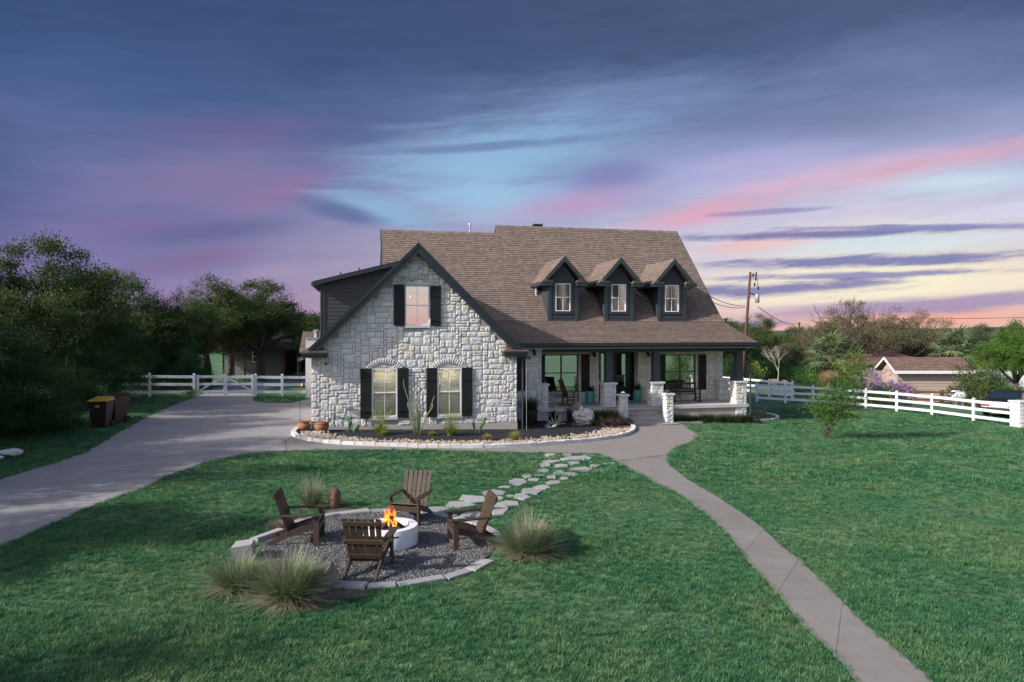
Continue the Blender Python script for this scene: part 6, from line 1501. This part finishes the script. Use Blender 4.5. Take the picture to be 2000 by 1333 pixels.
box('fascia', 'white_frame', t, -.38, L_+.38, -.40, -.355, ez-.16, ez+.035)
MB().slab([(-.37, -.38, ez-.10), (-.37, -.38, ez+.05), (-.37, Dp/2, ez+.88), (-.37, Dp/2, ez+.72)], -.03).build('barge_board', 'white_frame', t); MB().slab([(-.37, Dp/2, ez+.72), (-.37, Dp/2, ez+.88), (-.37, Dp+.38, ez+.05), (-.37, Dp+.38, ez-.10)], -.03).build('barge_board', 'white_frame', t)
p = at(1650, 712, 57); g_ = gy(p.x, 57); t = thing('neighbour_house', 'house with a rusty brown roof half hidden behind the beige shed', 'house', (p.x, 57, g_)); ez = p.z-g_
MB().box(.4, 7.2, .4, 6, 0, ez).build('wall', 'shed_beige', t); q = MB(); roof_plane(q, (0, 0, ez), (7.6, 0, ez), (4.6, 3.2, ez+1.35), (3.2, 3.2, ez+1.35), .18); roof_plane(q, (7.6, 6.4, ez), (0, 6.4, ez), (3.2, 3.2, ez+1.35), (4.6, 3.2, ez+1.35), .4); roof_plane(q, (0, 6.4, ez), (0, 0, ez), (3.2, 3.2, ez+1.35), (3.2, 3.2, ez+1.35), .3); roof_plane(q, (7.6, 0, ez), (7.6, 6.4, ez), (4.6, 3.2, ez+1.35), (4.6, 3.2, ez+1.35), .3); q.build('roof', 'shingle_far', t)
p = at(1958, 715, 54); g_ = gy(p.x, 54); t = thing('white_cottage', 'white house wall glimpsed through the tree at the right edge', 'house', (p.x, 54, g_)); MB().box(0, 6, 0, 5, 0, p.z-g_).build('wall', 'white_frame', t); q = MB(); roof_plane(q, (-.3, -.3, p.z-g_), (6.3, -.3, p.z-g_), (6.3, 2.5, p.z-g_+1.2), (-.3, 2.5, p.z-g_+1.2), .2); roof_plane(q, (6.3, 5.3, p.z-g_), (-.3, 5.3, p.z-g_), (-.3, 2.5, p.z-g_+1.2), (6.3, 2.5, p.z-g_+1.2), .4); q.build('roof', 'shingle_far', t)
t = thing('timber_fence', 'low brown timber rail in front of the beige shed', 'fence', (0, 0, 0)); pts = [at(u, 785, 41.2) for u in (1786, 1840, 1895)]
for a in pts: z = gy(a.x, a.y); MB().box(a.x-.08, a.x+.08, a.y-.08, a.y+.08, z-.1, z+1.05).build('post', 'timber', t)
for i in range(2):
    for zz in (.45, .92): a, b = pts[i], pts[i+1]; MB().beam((a.x, a.y-.1, gy(a.x, a.y)+zz), (b.x, b.y-.1, gy(b.x, b.y)+zz), .04, .12).build('rail', 'timber', t)
p = at(1872, 772, 41.2); t = thing('white_tank', 'white rounded tank behind the fence partly hidden by the shrub', 'tank', (p.x, p.y, gy(p.x, p.y))); o = MB().lathe([(0, -.45), (.14, -.43), (.22, -.37), (.26, -.27), (.26, .27), (.22, .37), (.14, .43), (0, .45)], 18).build('body', 'vinyl', t, True); o.matrix_local = Matrix.Translation((0, 0, .80)) @ Matrix.Rotation(R(90), 4, 'Y') @ Matrix.Rotation(R(25), 4, 'X')
for s_ in (-.2, .2): box('leg', 'galv', t, s_-.04, s_+.04, -.15, .15, 0, .6)
# parked car
p = at(1978, 800, 37.5); t = thing('parked_car', 'dark saloon car seen from behind over the fence at the right edge', 'car', (p.x, p.y, gy(p.x, p.y)), R(-52)); q = MB()
prof = [(-2.25, .35), (-2.3, .62), (-2.22, .92), (-1.65, 1.0), (.9, .98), (2.0, .82), (2.25, .6), (2.25, .35)]
def loft(prof_in, hw0, hw1):
    q = MB(); n = len(prof_in); vs_ = []
    for s_, f in ((-1, hw1), (-1, hw0), (1, hw0), (1, hw1)):
        for (yy, zz) in prof_in:
            tck = .06 if f == hw1 else 0; cy = yy*(.975 if f == hw1 else 1.0); vs_.append((s_*f, cy, zz if f == hw0 else .35+(zz-.35)*.96))
    fs = [(r_*n+i, r_*n+(i+1) % n, (r_+1)*n+(i+1) % n, (r_+1)*n+i) for r_ in range(3) for i in range(n)]+[tuple(range(n)), tuple(range(4*n-1, 3*n-1, -1))]; q.add(vs_, fs); return q
loft(prof, .78, .90).build('body', 'car_paint', t)
gh = [(-1.62, .985), (-1.05, 1.36), (-.2, 1.45), (.45, 1.40), (1.15, .975)]
q = MB(); n = len(gh); vs_ = [(-.80+(zz-.98)*.3, yy, zz) for yy, zz in gh]+[(.80-(zz-.98)*.3, yy, zz) for yy, zz in gh]; q.add(vs_, [tuple(range(n)), tuple(range(2*n-1, n-1, -1))]+[(i, n+i, n+i+1, i+1) for i in range(n-1)]); q.build('cabin', 'car_paint', t)
q = MB().add([(-.70, -1.545, 1.045), (.70, -1.545, 1.045), (.62, -1.10, 1.345), (-.62, -1.10, 1.345)], [(0, 1, 2, 3)]); o = q.build('rear_window', 'glass_car', t); o.location = (0, -.02, .012)
for s_ in (-1, 1):
    MB().add([(s_*.795, -1.35, 1.02), (s_*.795, .95, 1.02), (s_*.70, .42, 1.35), (s_*.70, -1.0, 1.33)], [(0, 1, 2, 3) if s_ > 0 else (3, 2, 1, 0)]).build('side_window', 'glass_car', t).location = (s_*.012, 0, 0)
    box('taillight', 'tail_red', t, s_*.60-.20, s_*.60+.20, -2.315, -2.22, .68, .84); 
    for yy in (-1.4, 1.4):
        w_ = MB().lathe([(.20, -.1), (.32, -.1), (.33, -.05), (.33, .05), (.32, .1), (.20, .1)], 20).build('wheel', 'rubber', t); w_.matrix_local = Matrix.Translation((s_*.80, yy, .33)) @ Matrix.Rotation(R(90), 4, 'Y')
        MB().lathe([(.0, -.108), (.2, -.104), (.2, .104), (0, .108)], 12).build('rim', 'galv', w_)
box('number_plate', 'plate_white', t, -.26, .26, -2.325, -2.29, .66, .80); box('bumper', 'car_paint', t, -.86, .86, -2.36, -2.2, .36, .56)
# utility pole with transformer and wires
b = at(1449, 745, 53); g_ = gy(b.x, 53); tp = at(1465.5, 532, 53); t = thing('utility_pole', 'brown wooden utility pole with a grey transformer right of the house', 'pole', (b.x, 53, g_))
def rel(u, v, Y=53): q = at(u, v, Y); return (q.x-b.x, q.y-53, q.z-g_)
MB().tube([(0, 0, -.3), lerp(Vector((0, 0, 0)), Vector(rel(1465.5, 532)), .5), rel(1465.5, 532)], [.135, .115, .09], 12).build('shaft', 'pole_wood', t, True)
a = Vector(rel(1479, 592)); MB().lathe([(.14, 0), (.165, .03), (.165, .62), (.15, .66), (.04, .70)], 16, tuple(a)).build('transformer', 'galv', t, True); MB().beam(lerp(a, a+Vector((0, 0, .7)), .8), Vector(rel(1463, 572)), .06, .08).build('bracket', 'metal_dark', t)
MB().tube([rel(1465, 539), rel(1478, 539)], .03, 6).build('arm', 'metal_dark', t)
for u, v in ((1471, 537), (1477, 535), (1476, 545), (1474, 556), (1481, 563)): MB().lathe([(.03, -.16), (.07, -.1), (.04, -.05), (.08, .0), (.04, .05), (.06, .1), (.02, .16)], 8, rel(u, v)).build('insulator', 'metal_dark', t)
def wire(label, p0, p1, sag, r_=.02):
    p0, p1 = Vector(p0), Vector(p1); o = MB().tube([lerp(p0, p1, k/14)-Vector((0, 0, sag*4*(k/14)*(1-k/14))) for k in range(15)], r_, 4).build('power_line', 'wire'); return tag(o, label, 'wire', 'power lines')
wire('slack wire from the pole down to the house roof', at(1456, 598, 53), W(18.9, 6, 5.6), .2); wire('second slack wire from the pole towards the house', at(1455, 601, 53), W(18.95, 9.0, 6.4), .5); wire('wire from the pole to the far small pole', at(1481, 600, 53), at(1561, 632, 110), .6, .035); wire('looping wire beside the transformer', at(1477, 540, 53), at(1481, 566, 53), -.25); wire('long pale wire in front of the dry oaks', at(1600, 622, 70), at(2100, 618, 66), .15, .022)
q = at(1561, 632, 110); o = MB().tube([(0, 0, -8), (0, 0, q.z+.2)], .14, 6).build('utility_pole', 'pole_wood'); o.location = (q.x, 110, 0); tag(o, 'small far pole on the skyline beyond the porch', 'pole')
for u, v, Y, sx, lab in ((1511, 741, 55, .55, 'brown rock on the grass beyond the fence'), (1534, 737, 57, .35, 'pale upright rock on the grass beyond the fence')): a = at(u, v, Y); boulder('boulder', lab, a.x, Y, sx, sx*.7, sx*.7, 'grey_rock', int(u))
# grey shed and timber bits behind the gate
p = at(440, 682, 49); g_ = gy(p.x, 49); t = thing('grey_shed', 'dark grey board shed with a white framed window beyond the gate', 'shed', (p.x, 49, g_)); ez = p.z-g_; L_ = 5.75
xo = at(553, 0, 49).x-p.x
MB().box(0, xo-.05, 0, 3.5, 0, ez).build('wall', 'shed_grey', t); MB().add([(xo, 3.4, 0), (L_, 3.4, 0), (L_, 3.4, ez), (xo, 3.4, ez), (xo, 0, ez), (L_, 0, ez), (L_, 0, 0)], [(0, 1, 2, 3), (3, 2, 5, 4), (1, 6, 5, 2)]).build('open_bay', 'timber', t)
a = at(503, 697, 49).x-p.x; wz = at(0, 697, 49).z-g_
for k in range(int(ez/.19)):
    zz = k*.19
    for x0, x1 in (((0, a-.42), (a+.42, xo-.05)) if wz-.55 < zz+.1 < wz+.5 else ((0, xo-.05),)): MB().add([(x0, -.03, zz), (x1, -.03, zz), (x1, -.008, zz+.195), (x0, -.008, zz+.195)], [(0, 1, 2, 3)]).build('board', 'shed_grey', t)
w_ = window(t, a-.38, a+.38, wz-.42, wz+.42, -.04, 2, 2, .07, 'white_frame', 'glass', .05, True, None)
box('post', 'pole_wood', t, xo-.04, xo+.18, -.12, .1, 0, ez); q = MB(); roof_plane(q, (-.4, -.4, ez), (L_+.4, -.4, ez), (L_+.4, 1.8, ez+.85), (-.4, 1.8, ez+.85), .2); roof_plane(q, (L_+.4, 4, ez), (-.4, 4, ez), (-.4, 1.8, ez+.85), (L_+.4, 1.8, ez+.85), .4); q.build('roof', 'shingle', t); box('fascia', 'gutter', t, -.4, L_+.4, -.44, -.41, ez-.16, ez+.02)
t = thing('tree_platform', 'dark timber platform in the spreading oak before the grey shed', 'platform', (0, 0, 0)); a, c = at(432, 694, 44.5), at(482, 694, 44.5)
for k in range(6): MB().box(a.x, c.x, a.y+k*.3, a.y+k*.3+.26, a.z, a.z+.06).build('plank', 'bark', t)
for u in (436, 456, 478): q = at(u, 694, 44.5); MB().box(q.x-.045, q.x+.045, 44.5, 44.6, gy(q.x, 44)-.1, q.z+.65).build('post', 'bark', t)
MB().beam((a.x, 44.56, a.z+.62), (c.x, 44.56, a.z+.62), .05, .1).build('rail', 'bark', t)
# far woods and hills
n = 900; rs_ = np.random.default_rng(5); Y = 85*np.exp(rs_.uniform(0, 2.4, n)); X = rs_.uniform(-.62, .9, n)*Y
pts = np.stack([X, Y, np.array([gy(a, b) for a, b in zip(X, Y)])], 1); s_ = rs_.uniform(.7, 1.15, n)
scatter('distant_woods', pts, np.stack([0*X, 0*X, rs_.uniform(0, 6.28, n)], 1), np.stack([s_*1.3, s_*1.3, s_], 1), rs_.integers(0, 4, n), [VAR['oak'][0][1], VAR['oak'][2][1], VAR['dry'][0][1], VAR['juniper'][1][1]], 'far wooded valley reading as one dark green mass', 'woods')
q = MB(); N = 90; P = []
for k in range(N+1):
    a = lerp(-1.0, 1.15, k/N); h = 10+5*math.sin(k*.31)+3*math.sin(k*.83+1)+1.5*math.sin(k*1.9); 
    for d, zz in ((1300, -9), (1700, h*.35-6), (2300, h-4), (3200, h+2-4), (4200, -9)): P.append((d*math.sin(a), d*math.cos(a), zz))
q.add(P, [(k*5+j, k*5+5+j, k*5+6+j, k*5+1+j) for k in range(N) for j in range(4)]); tag(q.build('hills', 'hill', None, True), 'low blue green hills along the horizon', None, None, 'structure')
